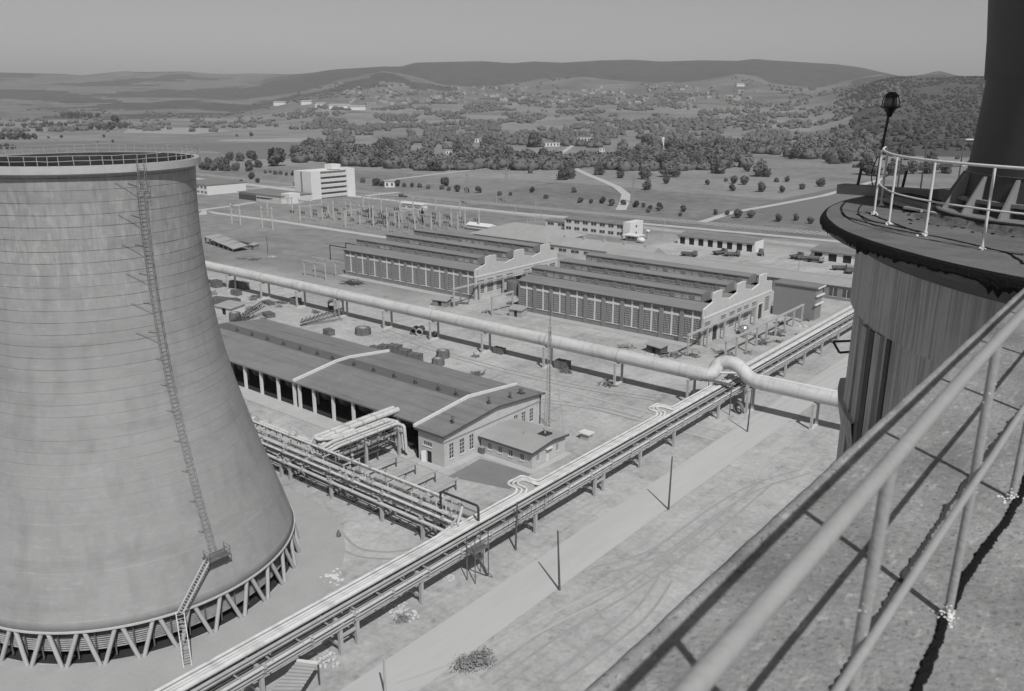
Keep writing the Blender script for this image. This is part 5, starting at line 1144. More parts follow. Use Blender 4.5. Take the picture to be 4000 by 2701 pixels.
def oct_(p, r, h, lab):
    o = thing('tank_section', tuple(p), lab, 'tank'); m_ = MB(); m_.lathe([(0,h),(r,h),(r,h*.5),(r*1.04,h*.5),(r*1.04,.0)],(p.x,p.y),8 if h < 2 else 14,smooth=False); m_.build('shell', m_rust, o); m_ = MB(); m_.box(p.x-r*.3,p.y-r*.5,h,p.x+r*.5,p.y+r*.2,h+.15); m_.build('hatch', m_plank, o)
oct_(rh2(960,570),1.6,1.8,'dark eight-sided hopper lying beyond the crates'); oct_(rh2(905,655),1.5,1.6,'smaller dark eight-sided hopper beside the hall roof edge'); oct_(rh1(2120,1080),2.1,1.8,'round dark tank section on the yard beyond the hall roof')
oct_(rh1(462,900),1.6,2.2,'open round hopper beside the left end of the hall')
for k, (fn_, x, y, r, h, rz, lab) in enumerate([(rh2,640,295,.85,1.6,.5,'left dark pipe piece under the great duct'),(rh2,705,305,.95,1.9,.6,'right pale-rimmed pipe piece under the great duct'),(rh2,870,335,.7,.4,1.2,'dark hoop lying at the foot of a duct support'),(rw1,1710,1290,1.5,.35,.6,'big wheel-like ring leaning before the left workshop gable'),(rd,820,1350,1.2,.35,-.4,'dark ring lying beside the crossing support of the duct'),(rh1,1720,750,1.3,1.8,.9,'dark round barrel open towards us beyond the scrap yard'),(rh1,100,1030,.8,.5,.2,'small ring at the left end of the hall')]): ring(fn_(x,y), r, lab, h, rz=rz, mat=m_conc if k in (1,) else m_rust)
H_ = [(rh1,150,560,2.4,'scrap heap close to the cooling tower edge'),(rh1,740,600,2.4,'tangled scrap heap in the middle of the scrap yard'),(rh1,1080,680,1.8,'small scrap pile with planks in the scrap yard'),(rh1,700,760,2.6,'pile of bent steel left of the hall roof'),(rh1,1500,800,1.5,'flat pile of boards near the duct joint'),(rh2,1350,770,1.9,'tangle of pipes and a barrow on the open yard'),(rh2,1320,560,1.2,'low trestles lying by a duct support'),(rw4,1230,1170,2.0,'heap of dark blocks at a duct support'),(rw4,700,1010,1.6,'flat slabs beside the dark box at the mast'),(rw4,1500,690,2.4,'dark planks and scrap before the nearer workshop'),(rw4,2080,800,2.4,'drum and scrap beside the gantry end'),(rd,330,700,1.9,'cut barrel and scrap by the duct bend'),(rd,700,690,2.2,'dark scrap at the foot of the long gantry'),(rd,1100,560,2.2,'scrap under the long gantry'),(rd,1250,460,2.4,'scrap behind the long gantry'),(rd,900,450,2.,'scrap around the shiny vessel'),(rw3,760,400,1.5,'') if 0 else (rd,1300,330,2.2,'dark scrap at the far end of the long gantry'),(rw1,1560,1300,2.2,'boards scattered before the left workshop gable'),(rw1,1990,1400,1.4,'dark drums by the short gantry'),(rw2,330,1290,2.,'dark machine scrap behind the short gantry'),(rh1,700,120,2.5,'broken rubble on the field beyond the great duct'),(rh1,540,110,2.0,'rubble by the left end of the field beyond the duct'),(rf,1300,1180,1.5,'') if 0 else (rw4,1600,350,1.2,'coils lying at the wall of the nearer workshop')]
for i, (fn_, x, y, r, lab) in enumerate(H_): heap(fn_(x,y), r, lab, 26, seed=i, mat=m_rust if i%3 else m_concd)
W_ = [(rw4,1800,800,2.6,'white crumbled lime before the wooden hut'),(rw1,1290,1340,1.8,'white lime patch at the hut before the left workshop'),(rb,1230,1000,2.6,'white rubble spread beside the doubled trestle frame'),(rb,680,1340,2.0,'white rubble at the foot of the trestle near the canopy'),(rb,1570,750,1.2,'pale lime patch beside the stair tower'),(rd,300,1460,1.3,'pale sheets lying by the trestle'),(rd,520,1400,.9,'scattered pale scraps beside the road at the trestle'),(ra,2080,240,1.,'white sacks beneath the trestle near the road'),(rh1,950,75,2.,'white patch of lime on the field beyond the duct'),(rd,1900,1110,1.2,'pale rubbish on the verge beneath the right duct'),(rc0,1,1,.1,'') if 0 else (rd,1560,360,1.8,'white sacks at the far trestle')]
for i, (fn_, x, y, r, lab) in enumerate(W_): heap(fn_(x,y), r, lab, 60, mat=M('lime_white', .50, .2, 2), name='lime_heap', seed=30+i)
br = heap(rw1(260,1030), 3.4, 'dark pile of brushwood and twisted rods before the left workshop', 10, name='brush_pile', seed=77); 
m_ = MB()
for i in range(160): a = U(0,6.28); p = rw1(260,1030)+Vector((U(-3.6,3.6),U(-2.6,2.6),U(0,.9))); m_.beam(p, p+Vector((math.cos(a),math.sin(a),U(-.2,.6)))*U(.6,1.5), .07)
m_.build('rods', m_dark, br)
for i in range(34):
    p = Vector((U(-262,-196), U(122,147), 0)) if i < 22 else Vector((U(-90,-72), U(186,232), 0))
    if -182 < p.x < -98 and p.y < 123: continue
    heap(p, U(.8,1.9), 'small heap of dark scrap in the crowded scrap yard left of the hall' if i < 22 else 'small heap of dark scrap under the long gantry', U(0,1) and 16, seed=200+i, mat=m_rust if i%3 else m_concd)['group'] = 'scrap heaps in the yard' if i < 22 else 'scrap heaps under the gantry'
# lattice boom on the ground and standing lattice section
def truss(name, A, B, w, label, mat=None):
    A, B = Vector(A), Vector(B); o = thing(name, tuple((A+B)/2), label, 'boom'); d = (B-A).normalized(); s = Vector((-d.y,d.x,0))*w/2; u = Vector((0,0,w)); n = int((B-A).length/1.1)
    m_ = MB()
    for c in (-s, s, s+u, -s+u): m_.beam(A+c*(.5), B+c, .14)
    m_.build('chords', mat or m_dark, o); m_ = MB()
    for i in range(n):
        p, q = A+(B-A)*i/n, A+(B-A)*(i+1)/n
        m_.beam(p-s,q-s+u,.09); m_.beam(p+s,q+s+u,.09); m_.beam(p-s+u,q+s+u,.09)
    m_.build('bracing', mat or m_dark, o)
truss('lattice_boom', (-186.5,136.5,.2), (-181.5,147.5,2.2), 1.6, 'dark lattice crane boom lying on the yard beyond the hall roof')
truss('lattice_boom', (-201,124,.2), (-204.5,137.5,2.8), 1.3, 'lattice conveyor leaning left of the hall roof end')
# huts
def hut(p, s, label, rz=0., mat=None):
    r = thing('hut', tuple(p), label, 'hut', None, rz); w, d, h = s
    m_ = MB(); m_.box(-w/2,-d/2,0,-w*.1,d/2,h); m_.box(w*.15,-d/2,0,w/2,d/2,h); m_.box(-w*.1,-d/2+.3,0,w*.15,d/2,h); m_.box(-w*.1,-d/2,h*.8,w*.15,-d/2+.3,h); o = m_.build('wall', mat or m_wood, origin=(0,0,0)); o.parent = r
    m_ = MB(); m_.xprism([(-d/2-.4,h-.05),(d/2+.4,h+.5),(d/2+.4,h+.35),(-d/2-.4,h-.2)],-w/2-.4,w/2+.4); o = m_.build('roof', m_steel, origin=(0,0,0)); o.parent = r
    m_ = MB(); m_.box(-w*.1,-d/2+.2,0,w*.15,-d/2+.24,h*.8); o = m_.build('door', m_black, origin=(0,0,0)); o.parent = r
hut(rw1(1340,1310)+Vector((1,1.5,0)), (5,3,2), 'low hut with pale roof before the gable of the left workshop', .2, m_concd)
hut(rw2(380,1450)+Vector((0,1,0)), (4.2,3,2.3), 'small plank hut with flat roof between the two workshops', .1, m_plank)
hut(rw4(1850,770)+Vector((0,1,0)), (4.6,2.6,2.1), 'dark wooden lean-to among the lime before the nearer workshop', -.2)
hut(rh1(350,830)+Vector((-1,2,0)), (7,5,2.4), 'pale flat-roofed hut at the left end of the hall', .1, m_off)
hut(rf(810,1080), (3,2.4,2.2), 'little square hut on the grass beyond the duct', .1, m_concd)
dg = thing('dugout_shed', (-317,197,0), 'long half-ruined shed with sagging pale roof on the field edge', 'shed')
m_ = MB(); Z = [2.9,2.7,2.1,1.9,1.3]
for i in range(4): xa, xb = -332+i*7.4, -332+(i+1)*7.4; ya, yb = 198-i*1.2, 198-(i+1)*1.2; m_.add([(xa,ya-2,Z[i]),(xb,yb-2,Z[i+1]),(xb,yb+5,Z[i+1]+.7),(xa,ya+5,Z[i]+.5)],[(0,1,2,3)]); m_.add([(xa,ya-2,Z[i]-.25),(xb,yb-2,Z[i+1]-.25),(xb,yb+5,Z[i+1]+.45),(xa,ya+5,Z[i]+.25)],[(3,2,1,0)])
m_.build('roof', m_roofl, dg)
m_ = MB()
for k in range(7): m_.beam((-331+k*4.6,196.2-k*.75,0),(-331+k*4.6,196.2-k*.75,2.5-k*.2),.5)
m_.each('pillar', m_rust, dg); m_ = MB(); m_.box(-331.5,201.5,0,-305,202,2.2); m_.build('wall', m_rust, dg)
# canopy at the bottom beside the trestle
cn = thing('corrugated_canopy', (-63.9,43,0), 'corrugated sheet canopy with a white edge beside the trestle at the bottom', 'canopy')
a, b_, c, d = rb(480,1352,2.6), rb(632,1372,2.6), rb(505,1569,2.5), rb(290,1569,2.5)
ex = (c-b_); b2 = b_+ex*1.3; d2 = a+(d-a)*1.3; m_ = MB(); N = 22
for i in range(N):
    t0, t1 = i/N, (i+1)/N; z0 = .07 if i%2 else 0; z1 = 0 if i%2 else .07
    P = [a.lerp(d2,t0), b_.lerp(b2,t0), b_.lerp(b2,t1), a.lerp(d2,t1)]; m_.add([P[0]+Vector((0,0,z0)),P[1]+Vector((0,0,z0)),P[2]+Vector((0,0,z1)),P[3]+Vector((0,0,z1))],[(0,1,2,3)])
m_.build('sheets', m_steel, cn)
m_ = MB(); m_.beam(a+Vector((0,0,.1)), b_+Vector((0,0,.1)), .3, .2); m_.build('edge_board', m_white, cn)
for q in (a,b_,b2,d2): m_ = MB(); m_.beam((q.x,q.y,0),(q.x,q.y,2.5),.14); m_.build('post', m_wood, cn)
# vehicles
def lorry(p, rz, label, cab=None, bed=None, kind=0):
    r = thing('lorry', tuple(p), label, 'lorry', 'vehicles parked by the garages', rz)
    def part(n, m_, mt_, par=r): o = m_.build(n, mt_, origin=(0,0,0)); o.parent = par; return o
    b = MB(); b.box(-3.2,-.45,.55,3.2,.45,.8); part('chassis', m_dark, b) if 0 else part('chassis', b, m_dark)
    b = MB(); b.yprism([(1.6,.8),(3.0,.8),(3.05,1.5),(2.6,2.35),(1.6,2.4)],-1.05,1.05); c_ = part('cab', b, cab or m_steel); b = MB(); b.box(2.72,-.9,1.65,2.9,.9,2.2); part('windscreen', b, m_glass, c_)
    b = MB()
    if kind == 0: b.box(-3.3,-1.15,.95,1.4,1.15,1.1); b.box(-3.3,-1.15,1.1,1.4,-1.05,1.6); b.box(-3.3,1.05,1.1,1.4,1.15,1.6); b.box(-3.3,-1.05,1.1,-3.2,1.05,1.6); b.box(1.3,-1.05,1.1,1.4,1.05,1.7)
    else: b.tube([(-3.2,0,1.7),(1.3,0,1.7)],.8,12)
    part('body', b, bed or m_rust)
    for x in (-2.2,2.2):
        for y in (-1,1): b = MB(); b.tube([(x,y*.8,.5),(x,y*1.1,.5)],.5,12); part('wheel', b, m_black)
    return r
V_ = [(rw3,560,585,.2,'low dark trailer leftmost of the vehicles before the garage row',0),(rw3,910,565,1.2,'dark lorry before the middle doorways of the garage row',0),(rw3,1045,585,.6,'second dark lorry beside the first before the garage row',0),(rw3,1375,572,2.,'dark small lorry at the right end of the garage row',1),(rw3,1780,610,1.3,'lorry at the corner between the two garage rows',0),(rw3,1880,630,.5,'dark lorry before the right garage row, left one',0),(rw3,1990,655,.1,'low light lorry before the right garage row',1),(rw3,2090,620,1.4,'lorry beside the doorway of the right garage row',0)]
for fn_, x, y, rz, lab, kd in V_: lorry(fn_(x,y), rz, lab, kind=kd, cab=m_steel if kd else m_rust)
lorry(g(3286,1056), .5, 'dark lorry near the round tower edge before the garages', kind=0); lorry(g(3318,1066), 1.8, 'lorry closest to the round tower edge before the garages', kind=0)
for (x, y, rz, lab) in ((g(1575,770).x, g(1575,770).y, .1, 'dark vehicle on the highway right of the office block'),):
    lorry((x,y,0.1), rz, lab)
# bushes on the near ground
m_bush = M('bush_foliage', .24, .3, 2)
for (fn_, x, y, s, lab) in ((rb,1690,1400,1.2,'small dry bush beside the road near the bottom'),(rb,1800,1350,1.4,'scrubby dry bush right of the smaller one near the bottom'),(rb,1240,1060,.8,'low dark weed clump by the white rubble')):
    p = fn_(x,y); c = crown(int(x), .6, 2.6, 520, .0, 12, .08, solid=.35); c.v = [(v[0]*s+p.x, v[1]*s+p.y, v[2]*s) for v in c.v]; tag(c.build('bush', m_bush), lab, 'bush')
# ------------------------------------------------------------------ the building the camera stands on
DZ = 58.08
m_deck = M('roof_deck_felt', .26, .30, 2.2, bump=.3, bscale=40, detail=9)
overlay(m_deck, 'noise', -.4, stretch=(1,.35,1), scale=.75, lo=.48, hi=.68); overlay(m_deck, 'noise', .35, stretch=(1,.5,1), scale=1.6, lo=.5, hi=.7, detail=8); overlay(m_deck, 'noise', .40, stretch=(1,.7,1), scale=48, lo=.57, hi=.70, detail=4); overlay(m_deck, 'noise', -.35, stretch=(1,.4,1), scale=30, lo=.58, hi=.70, detail=3); overlay(m_deck, 'noise', -.6, stretch=(1,1,1), scale=60, lo=.66, hi=.74, detail=2)
m_deck2 = M('tower_top_felt', .15, .25, 1.1, bump=.4, bscale=30); overlay(m_deck2, 'noise', .25, stretch=(.3,1,1), scale=5, lo=.5, hi=.75)
m_tar = M('tar', .010, .4, 6, rough=.8, bump=.6, bscale=30, spec=.15); m_wall = M('board_marked_concrete', .50, .12, .8, bump=.3, detail=8)
overlay(m_wall, 'noise', .32, stretch=(6,6,.16), scale=3.2, lo=.46, hi=.60, detail=6); overlay(m_wall, 'noise', .25, stretch=(1,1,.5), scale=.5, lo=.5, hi=.75)
m_rail = M('grey_railing_paint', .33, .08, 6, rough=.45, bump=.15, bscale=40, spec=.4); m_splash = M('white_paint_splash', .7, .15, 20)
bld = thing('boiler_house', (6,2,0), 'flat roof edge of the building in the foreground with a rounded kerb', 'building')
m_ = MB(); m_.box(-1.05,-14,0,22,11,57.7); m_.build('wall', m_wall, bld)
m_ = MB(); n = 90                                        # deck slab with a softly uneven edge
L = [(-1.30+.012*mnoise.noise(Vector((i*.33,0,0))), -14+i*25.2/n) for i in range(n+1)]
m_.prism(L[::-1]+[(22,-14),(22,11.2)][0:0]+[(22,-14),(22,11.2)], 57.7, DZ); m_.build('roof_deck', m_deck, bld)
m_ = MB(); seg = [(-1.30,DZ-.12),(-1.325,DZ-.03),(-1.318,DZ+.01),(-1.30,DZ+.022),(-1.278,DZ+.02),(-1.255,DZ+.004),(-1.24,DZ-.05)]; NN = 320
vs = []
for i in range(NN+1):
    y = -3+i*14.1/NN; q = .010*mnoise.noise(Vector((y*1.6,1,0)))+.004*mnoise.noise(Vector((y*9,2,0)))
    for (x, z) in seg: vs.append((x+q, y, z+.006*mnoise.noise(Vector((y*5,x*9,4)))))
ns = len(seg); m_.add(vs, [(i*ns+k, i*ns+k+1, (i+1)*ns+k+1, (i+1)*ns+k) for i in range(NN) for k in range(ns-1)], True); m_.build('kerb', m_deck, bld)
def ribbon(pts, w, z, mat, parent, name='tar_line', jag=.3, th=.006, seed=0):
    pts = cat(pts, 26); m_ = MB(); L = []; N = len(pts); vs = []
    for i, p in enumerate(pts):
        t = pts[min(i+1,N-1)]-pts[max(i-1,0)]; t.z = 0; t.normalize(); q = Vector((-t.y,t.x,0)); s = Vector((p.x*6, p.y*6, seed))
        a = w/2*max(.3,1+jag*mnoise.noise(s)*1.4+jag*1.1*mnoise.noise(s*6)+jag*mnoise.noise(s*17)); b = w/2*max(.3,1+jag*mnoise.noise(s+Vector((9,9,9)))*1.4+jag*1.1*mnoise.noise(s*5.3)+jag*mnoise.noise(s*15)); pz = Vector((p.x,p.y,z))
        vs += [pz+q*a, pz+q*a*.6+Vector((0,0,th)), pz-q*b*.6+Vector((0,0,th)), pz-q*b]
    m_.add(vs, [(i*4+k, i*4+k+1, (i+1)*4+k+1, (i+1)*4+k) for i in range(N-1) for k in range(3)]); return m_.build(name, mat, parent)
ribbon([(-.47+.02*math.sin(y*3.1),y,0) for y in [1.2+.35*i for i in range(28)]], .036, DZ+.003, m_tar, bld, jag=.42, th=.012, seed=1)
ribbon([(-.66-.04*math.sin((y-2.2)*.75),y,0) for y in [1.2+.35*i for i in range(28)]], .024, DZ+.003, M('dry_tar', .05, .4, 6), bld, jag=.9, th=.006, seed=4)
rl = thing('roof_railing', (-.47,4,DZ), 'thick grey tube railing close to the camera running along the roof edge', 'railing')
RX = -.47; PY = [-.65,.66,1.96,3.27,4.58,5.9,7.2,8.5,9.8]
for nm, z, r in (('top_rail',DZ+1.12,.0195),('mid_rail',DZ+.64,.0125)):
    m_ = MB(); m_.tube([(RX+max(0,.048*(1-(-1.6+.5*i)/3.2)) if nm == 'top_rail' else RX+.028,-1.6+.5*i,z+.003*math.sin(i*1.7)) for i in range(25)], r, 20); m_.build(nm, m_rail, rl)
for y in PY:
    m_ = MB(); m_.tube([(RX-.01,y-.01,DZ-.01),(RX,y,DZ+.6),(RX+max(0,.04*(1-y/3.2)),y,DZ+1.12)], .0165, 12); m_.build('post', m_rail, rl)
    m_ = MB()
    for i in range(110): a = U(0,6.28); q = abs(rng.gauss(0,.024)); m_.blob((RX-.01+q*math.cos(a),y-.01+q*math.sin(a)*1.4,DZ+.002+max(0,.035-q)*U(0,2.2)), U(.002,.009), i, 0, .3, (1,1.2,.6))
    m_.build('paint_splash', m_splash, rl)['kind'] = 'stuff'
    m_ = MB()
    for i in range(34): z = U(.03,1.1); a = U(0,6.28); m_.blob((RX+.017*math.cos(a),y+.017*math.sin(a),DZ+z), U(.0015,.0035), i, 0, .2)
    m_.build('paint_drips', m_splash, rl)['kind'] = 'stuff'
# round concrete tower
RC = (1.96,17.84); RT = 7.65; EZ = 58.05
silo = thing('round_tower', (RC[0],RC[1],0), 'board-marked round concrete tower top with tar dripping over its rim', 'tower')
m_ = MB(); m_.lathe([(6.93,0),(6.93,56.47),(7.03,56.5),(7.03,57.6)],RC,160,smooth=False); m_.build('wall', m_wall, silo)
m_ = MB(); m_.lathe([(7.0,57.55),(7.35,57.75),(RT-.04,57.84),(RT,57.9),(RT,EZ-.03),(RT-.05,EZ),(0,EZ+.0)],RC,160,smooth=False); m_.build('roof_deck', m_deck2, silo)
m_ = MB(); N = 1100; vs = []
for i in range(N+1):
    a = 2*math.pi*i/N; s = Vector((math.cos(a)*7,math.sin(a)*7,0)); n1 = mnoise.noise(s*.8); n2 = mnoise.noise(s*5.5); lo = .07+.05*n1+.10*max(0,n2)+.45*max(0,mnoise.noise(s*2.2)-.2)*(.4+abs(mnoise.noise(s*11)))+.12*max(0,mnoise.noise(s*16))
    q = (RC[0]+(RT+.012)*math.cos(a), RC[1]+(RT+.012)*math.sin(a)); r2 = RT+.03
    vs += [(RC[0]+(RT-.05-.03*n1)*math.cos(a),RC[1]+(RT-.05-.03*n1)*math.sin(a),EZ+.006),(RC[0]+(RT+.004)*math.cos(a),RC[1]+(RT+.004)*math.sin(a),EZ-.02),(RC[0]+r2*math.cos(a),RC[1]+r2*math.sin(a),EZ-.06),(RC[0]+(r2+.02)*math.cos(a),RC[1]+(r2+.02)*math.sin(a),EZ-.06-lo*.5),(RC[0]+r2*math.cos(a),RC[1]+r2*math.sin(a),EZ-.06-lo)]
m_.add(vs, [(i*5+k, i*5+k+1, (i+1)*5+k+1, (i+1)*5+k) for i in range(N) for k in range(4)]); m_.build('tar_drip', m_tar, silo)
for k, P in enumerate([[(490,855),(530,900),(700,950),(900,1000),(1200,1060),(1500,1110),(1830,1185),(2150,1260),(2320,1285)],[(735,850),(850,900),(1000,960),(1130,1010),(1270,1055)],[(640,870),(760,930),(900,965),(1100,1010),(1300,1050)],[(2150,1260),(2240,1310),(2330,1380)],[(1500,880),(1700,920),(1950,990),(2200,1060)]]):
    ribbon([rk(x,y,EZ) for x, y in P], .05 if k != 4 else .03, EZ+.006, m_tar, silo, jag=.6, th=.004, seed=k)
m_ = MB()                                                 # pilasters, painted slot shade, bracket on the face
def onwall(azd, r, z): a = R_(azd); return (RC[0]+r*math.cos(a), RC[1]+r*math.sin(a), z)
for (a0, a1, r0, z0, z1) in ((203.5,208.5,6.99,0,56.44),(210.5,212.8,7.0,0,56.4),(216.2,218,7.0,0,56.45)):
    p = [onwall(a0,6.9,0),onwall(a1,6.9,0),onwall(a1,r0,0),onwall(a0,r0,0)]; m_.prism([(q[0],q[1]) for q in p], z0, z1)
m_.build('pilaster', m_wall, silo)
m_ = MB(); p = [onwall(213.2,6.9,0),onwall(214.9,6.9,0),onwall(214.9,6.96,0),onwall(213.2,6.96,0)]; m_.prism([(q[0],q[1]) for q in p],0,56.4); p = [onwall(219.2,6.9,0),onwall(220.2,6.9,0),onwall(220.2,6.96,0),onwall(219.2,6.96,0)]; m_.prism([(q[0],q[1]) for q in p],54.9,56.44); m_.each('slot_shade', M('slot_shadowed_wall', .10, .3, 2), silo)  # recess shade painted as dark strips set on the wall
m_ = MB(); c0, c1 = Vector((-4.25,15.3,55.86)), Vector((-4.75,15.05,55.8)); d_ = Vector((.05,-.05,-.17)); m_.beam(c0,c1,.035,.035); m_.beam(c0+d_,c1+d_+Vector((.1,0,0)),.035,.035); m_.beam(c1,c1+d_+Vector((.1,0,0)),.03,.03); m_.build('bracket', m_dark, silo)
m_ = MB(); m_.lathe([(6.90,53.9),(7.04,54.55),(7.06,54.72),(6.9,54.76)],RC,24,R_(192),R_(213),smooth=False); m_.build('corbel', m_wall, silo)
# tower railing
m_rail2 = M('pale_railing_paint', .62, .1, 4)
rr_ = thing('round_tower_railing', (-.1,17.3,EZ), 'pale painted railing curving round the chimney on the round tower', 'railing')
TP = [(1.2,11.9),(.2,12.1),(-.8,12.35),(-1.6,12.55),(-2.3,12.85),(-3.05,13.35),(-3.7,14.05),(-4.15,14.9),(-4.5,15.8),(-4.75,16.8),(-4.88,17.8),(-4.95,18.8),(-4.9,19.8),(-4.65,20.7),(-4.1,21.5),(-3.3,22.1),(-2.1,22.5),(-.8,22.6),(.5,22.4)]
C3 = cat([(x,y,0) for x, y in TP], 6)
for z, r in ((EZ+1.12,.021),(EZ+.55,.014)):
    m_ = MB(); m_.tube([Vector((p.x,p.y,z)) for p in C3], r, 8); m_.build('rail', m_rail2, rr_)
PP = [(-1.0,12.4),(-2.22,12.86),(-3.13,13.6),(-3.92,14.55),(-4.49,15.67),(-4.82,17.2),(-4.93,18.6),(-4.85,20.1),(-4.35,21.2),(-3.3,22.1),(-2.1,22.5)]
for x, y in PP:
    m_ = MB(); m_.tube([(x,y,EZ-.01),(x,y,EZ+1.12)], .019, 8); m_.build('post', m_rail2, rr_)
    m_ = MB()
    for i in range(14): a = U(0,6.28); q = abs(rng.gauss(0,.04)); m_.blob((x+q*math.cos(a),y+q*math.sin(a),EZ+.01+max(0,.06-q)*U(0,1.3)), U(.01,.025), i, 0, .3)
    m_.build('paint_splash', m_splash, rr_)['kind'] = 'stuff'
# chimney with gussets
CC = (-1.5,17.0); m_chim = M('chimney_steel', .07, .15, .5, rough=.6, bump=.05); 
ch = thing('steel_chimney', (CC[0],CC[1],EZ), 'massive dark steel chimney standing on gusset plates on the round tower', 'chimney')
m_ = MB(); m_.lathe([(1.90,EZ+.17),(1.84,58.8),(1.79,59.6),(1.76,60.3),(1.76,60.33),(1.79,60.35),(1.84,61),(1.95,62),(1.98,63.5),(1.98,70)],CC,96); m_.build('shaft', m_chim, ch)
m_ = MB(); m_.lathe([(1.8,EZ+.17),(2.24,EZ+.17),(2.26,EZ+.15),(2.24,EZ+.12),(1.8,EZ+.12)],CC,72,smooth=False); m_.build('base_ring', M('grey_flange', .2, .12, 2., rough=.6), ch)
m_ = MB(); m_.lathe([(1.8,EZ+.40),(1.99,EZ+.40),(1.99,EZ+.34),(1.8,EZ+.34)],CC,72,smooth=False); m_.build('stiffener_ring', m_steel2 if 0 else M('grey_flange', .2), ch)
m_ = MB(); m_.lathe([(1.8,58.84),(1.853,58.845),(1.8,58.85)],CC,72); m_.build('weld_seam', m_rail2, ch)
for k in range(18):
    a = R_(k*20+5); m_ = MB(); t = .02; cx, sy = math.cos(a), math.sin(a)
    prof_ = [(1.78,EZ+.17),(2.20,EZ+.17),(2.18,EZ+.22),(1.90,EZ+.76),(1.78,EZ+.77)]
    vs = [(CC[0]+r*cx-s*t*sy, CC[1]+r*sy+s*t*cx, z) for s in (-1,1) for r, z in prof_]; n = 5
    m_.add(vs, [tuple(range(n-1,-1,-1)), tuple(range(n,2*n))]+[(i,(i+1)%n,n+(i+1)%n,n+i) for i in range(n)]); m_.build('gusset_plate', M('gusset_steel', .24, .08, 2, rough=.55), ch)
pad = MB(); N = 160; vs = []
for i in range(N):
    a = 2*math.pi*i/N; s = Vector((math.cos(a)*5,math.sin(a)*5,3)); j = .12*mnoise.noise(s)+.06*mnoise.noise(s*4); 
    for r, z in ((0,EZ+.115),(2.2+j*.4,EZ+.115),(2.28+j,EZ+.08),(2.33+j*1.4,EZ+.03),(2.6+j*2,EZ)): vs.append((CC[0]+r*math.cos(a),CC[1]+r*math.sin(a),z))
pad.add(vs, [(i*5+k, i*5+k+1, ((i+1)%N)*5+k+1, ((i+1)%N)*5+k) for i in range(N) for k in range(4)]); tag(pad.build('chimney_plinth', M('stained_plinth', .10, .6, 3, bump=.8)), 'crumbling stained concrete plinth under the chimney flange', 'plinth')
# beam with rods, planks, rubbish on the tower top
o = thing('edge_beam', (-5.4,18.9,EZ), 'weathered concrete beam with two upright stubs at the back of the round tower', 'beam'); m_ = MB(); m_.beam((-6.2,19.0,EZ+.1),(-4.2,18.6,EZ+.13),.35,.2); m_.build('beam', m_concd, o)
for x, y in ((-5.85,18.95),(-5.1,19.6)): m_ = MB(); m_.tube([(x,y,EZ+.1),(x+.05,y,EZ+.55)],.03,6); m_.build('stub', m_dark, o)
o = thing('concrete_upstand', (-3.9,17.0,EZ), 'broken grey upstand left of the chimney plinth', 'upstand'); m_ = MB(); m_.beam((-4.75,17.9,EZ+.08),(-3.55,16.55,EZ+.08),.45,.16); m_.build('block', m_concd, o); m_ = MB(); m_.beam((-4.7,17.95,EZ+.175),(-3.6,16.7,EZ+.175),.4,.025); m_.build('cap_sheet', m_tar, o)
for P, lab, w in (([(850,742),(1310,868)],'pale plank lying left of the chimney plinth',.12),([(1372,892),(1880,1000)],'pale plank lying in front of the chimney plinth',.1),([(1120,840),(1420,880)],'short board between the two planks at the plinth',.1)):
    p, q = rk(*P[0],EZ), rk(*P[1],EZ); m_ = MB(); m_.beam(p+Vector((0,0,.07)), q+Vector((0,0,.05)), w, .04); tag(m_.build('plank', m_plank), lab, 'plank')
m_ = MB()
for i in range(45):
    a = R_(U(170,300)); r = 2.5+abs(rng.gauss(0,.25)); m_.blob((CC[0]+r*math.cos(a),CC[1]+r*math.sin(a),EZ+.01), U(.008,.03), i, 0, .4, (1.4,1,.5))
tag(m_.build('debris', m_tar), 'dark crumbs of tar and debris around the chimney plinth', 'debris')['kind'] = 'stuff'
m_ = MB(); pts = cat([rk(x,y,EZ)+Vector((0,0,.02)) for x, y in ((1250,800),(1500,880),(1800,930),(2050,960),(2330,1060))],6); m_.tube(pts,.012,6); tag(m_.build('cable', m_tar), 'black cable snaking over the round tower deck', 'cable')
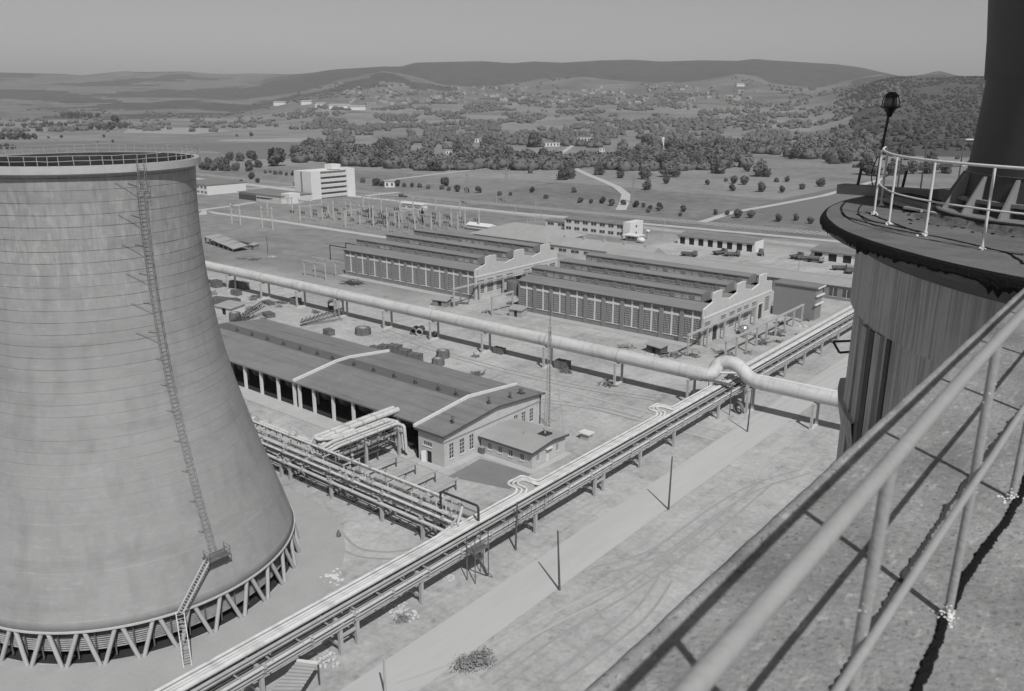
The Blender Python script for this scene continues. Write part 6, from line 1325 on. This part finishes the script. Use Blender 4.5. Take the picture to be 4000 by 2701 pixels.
# aviation lamp
lp = thing('obstruction_lamp', (-5.46,18.96,EZ), 'dark caged warning lamp on a thin pole at the rim of the round tower', 'lamp')
m_ = MB(); m_.tube([(-5.46,18.96,EZ),(-5.44,18.96,EZ+.9),(-5.38,18.96,EZ+1.72)],.03,8,r2=.028); m_.build('pole', m_dark, lp)
b_ = Vector((-5.37,18.96,0)); zz = EZ+1.62; mk = M('lamp_cast_iron', .025, .3, 4, rough=.45)
def lz(prof_, name, mat): m_ = MB(); m_.lathe([(r,zz+z) for r, z in prof_],(b_.x,b_.y),20); m_.build(name, mat, lp)
lz([(.0,.0),(.035,.0),(.06,.03),(.07,.09),(.13,.17),(.2,.2),(.205,.215),(.14,.22),(0,.22)],'base',mk)
lz([(.12,.22),(.125,.32),(.11,.4),(.06,.45),(0,.46)],'glass',M('lamp_glass', .09, .1, 1, rough=.15, spec=.8))
lz([(.135,.40),(.12,.46),(.05,.5),(0,.51)],'cap',mk)
m_ = MB()
for k in range(6):
    a = k*math.pi/3; pts = [(b_.x+r*math.cos(a),b_.y+r*math.sin(a),zz+z) for r, z in ((.17,.21),(.16,.34),(.13,.43),(.05,.5))]; m_.tube(pts,.011,5)
m_.build('cage', mk, lp)
m_ = MB(); m_.tube(cat([(-5.5,18.95,EZ+.8),(-5.56,18.9,EZ+.5),(-5.5,18.9,EZ+.2),(-5.2,18.6,EZ+.03),(-4.6,18.0,EZ+.02)],5),.012,5); m_.build('lead', m_tar, lp)
# ------------------------------------------------------------------ air
m_ = MB(); m_.box(-14500,-14500,-1.5,14500,14500,520)
hz = bpy.data.materials.new('air_haze'); hz.use_nodes = True; n = hz.node_tree.nodes; n.clear(); pv = n.new('ShaderNodeVolumePrincipled'); mo = n.new('ShaderNodeOutputMaterial'); hz.node_tree.links.new(pv.outputs[0], mo.inputs[1])
pv.inputs['Color'].default_value = (.8,.8,.8,1); pv.inputs['Density'].default_value = HAZE; pv.inputs['Anisotropy'].default_value = .0
ho = m_.build('haze', hz); struct(ho, 'stuff')
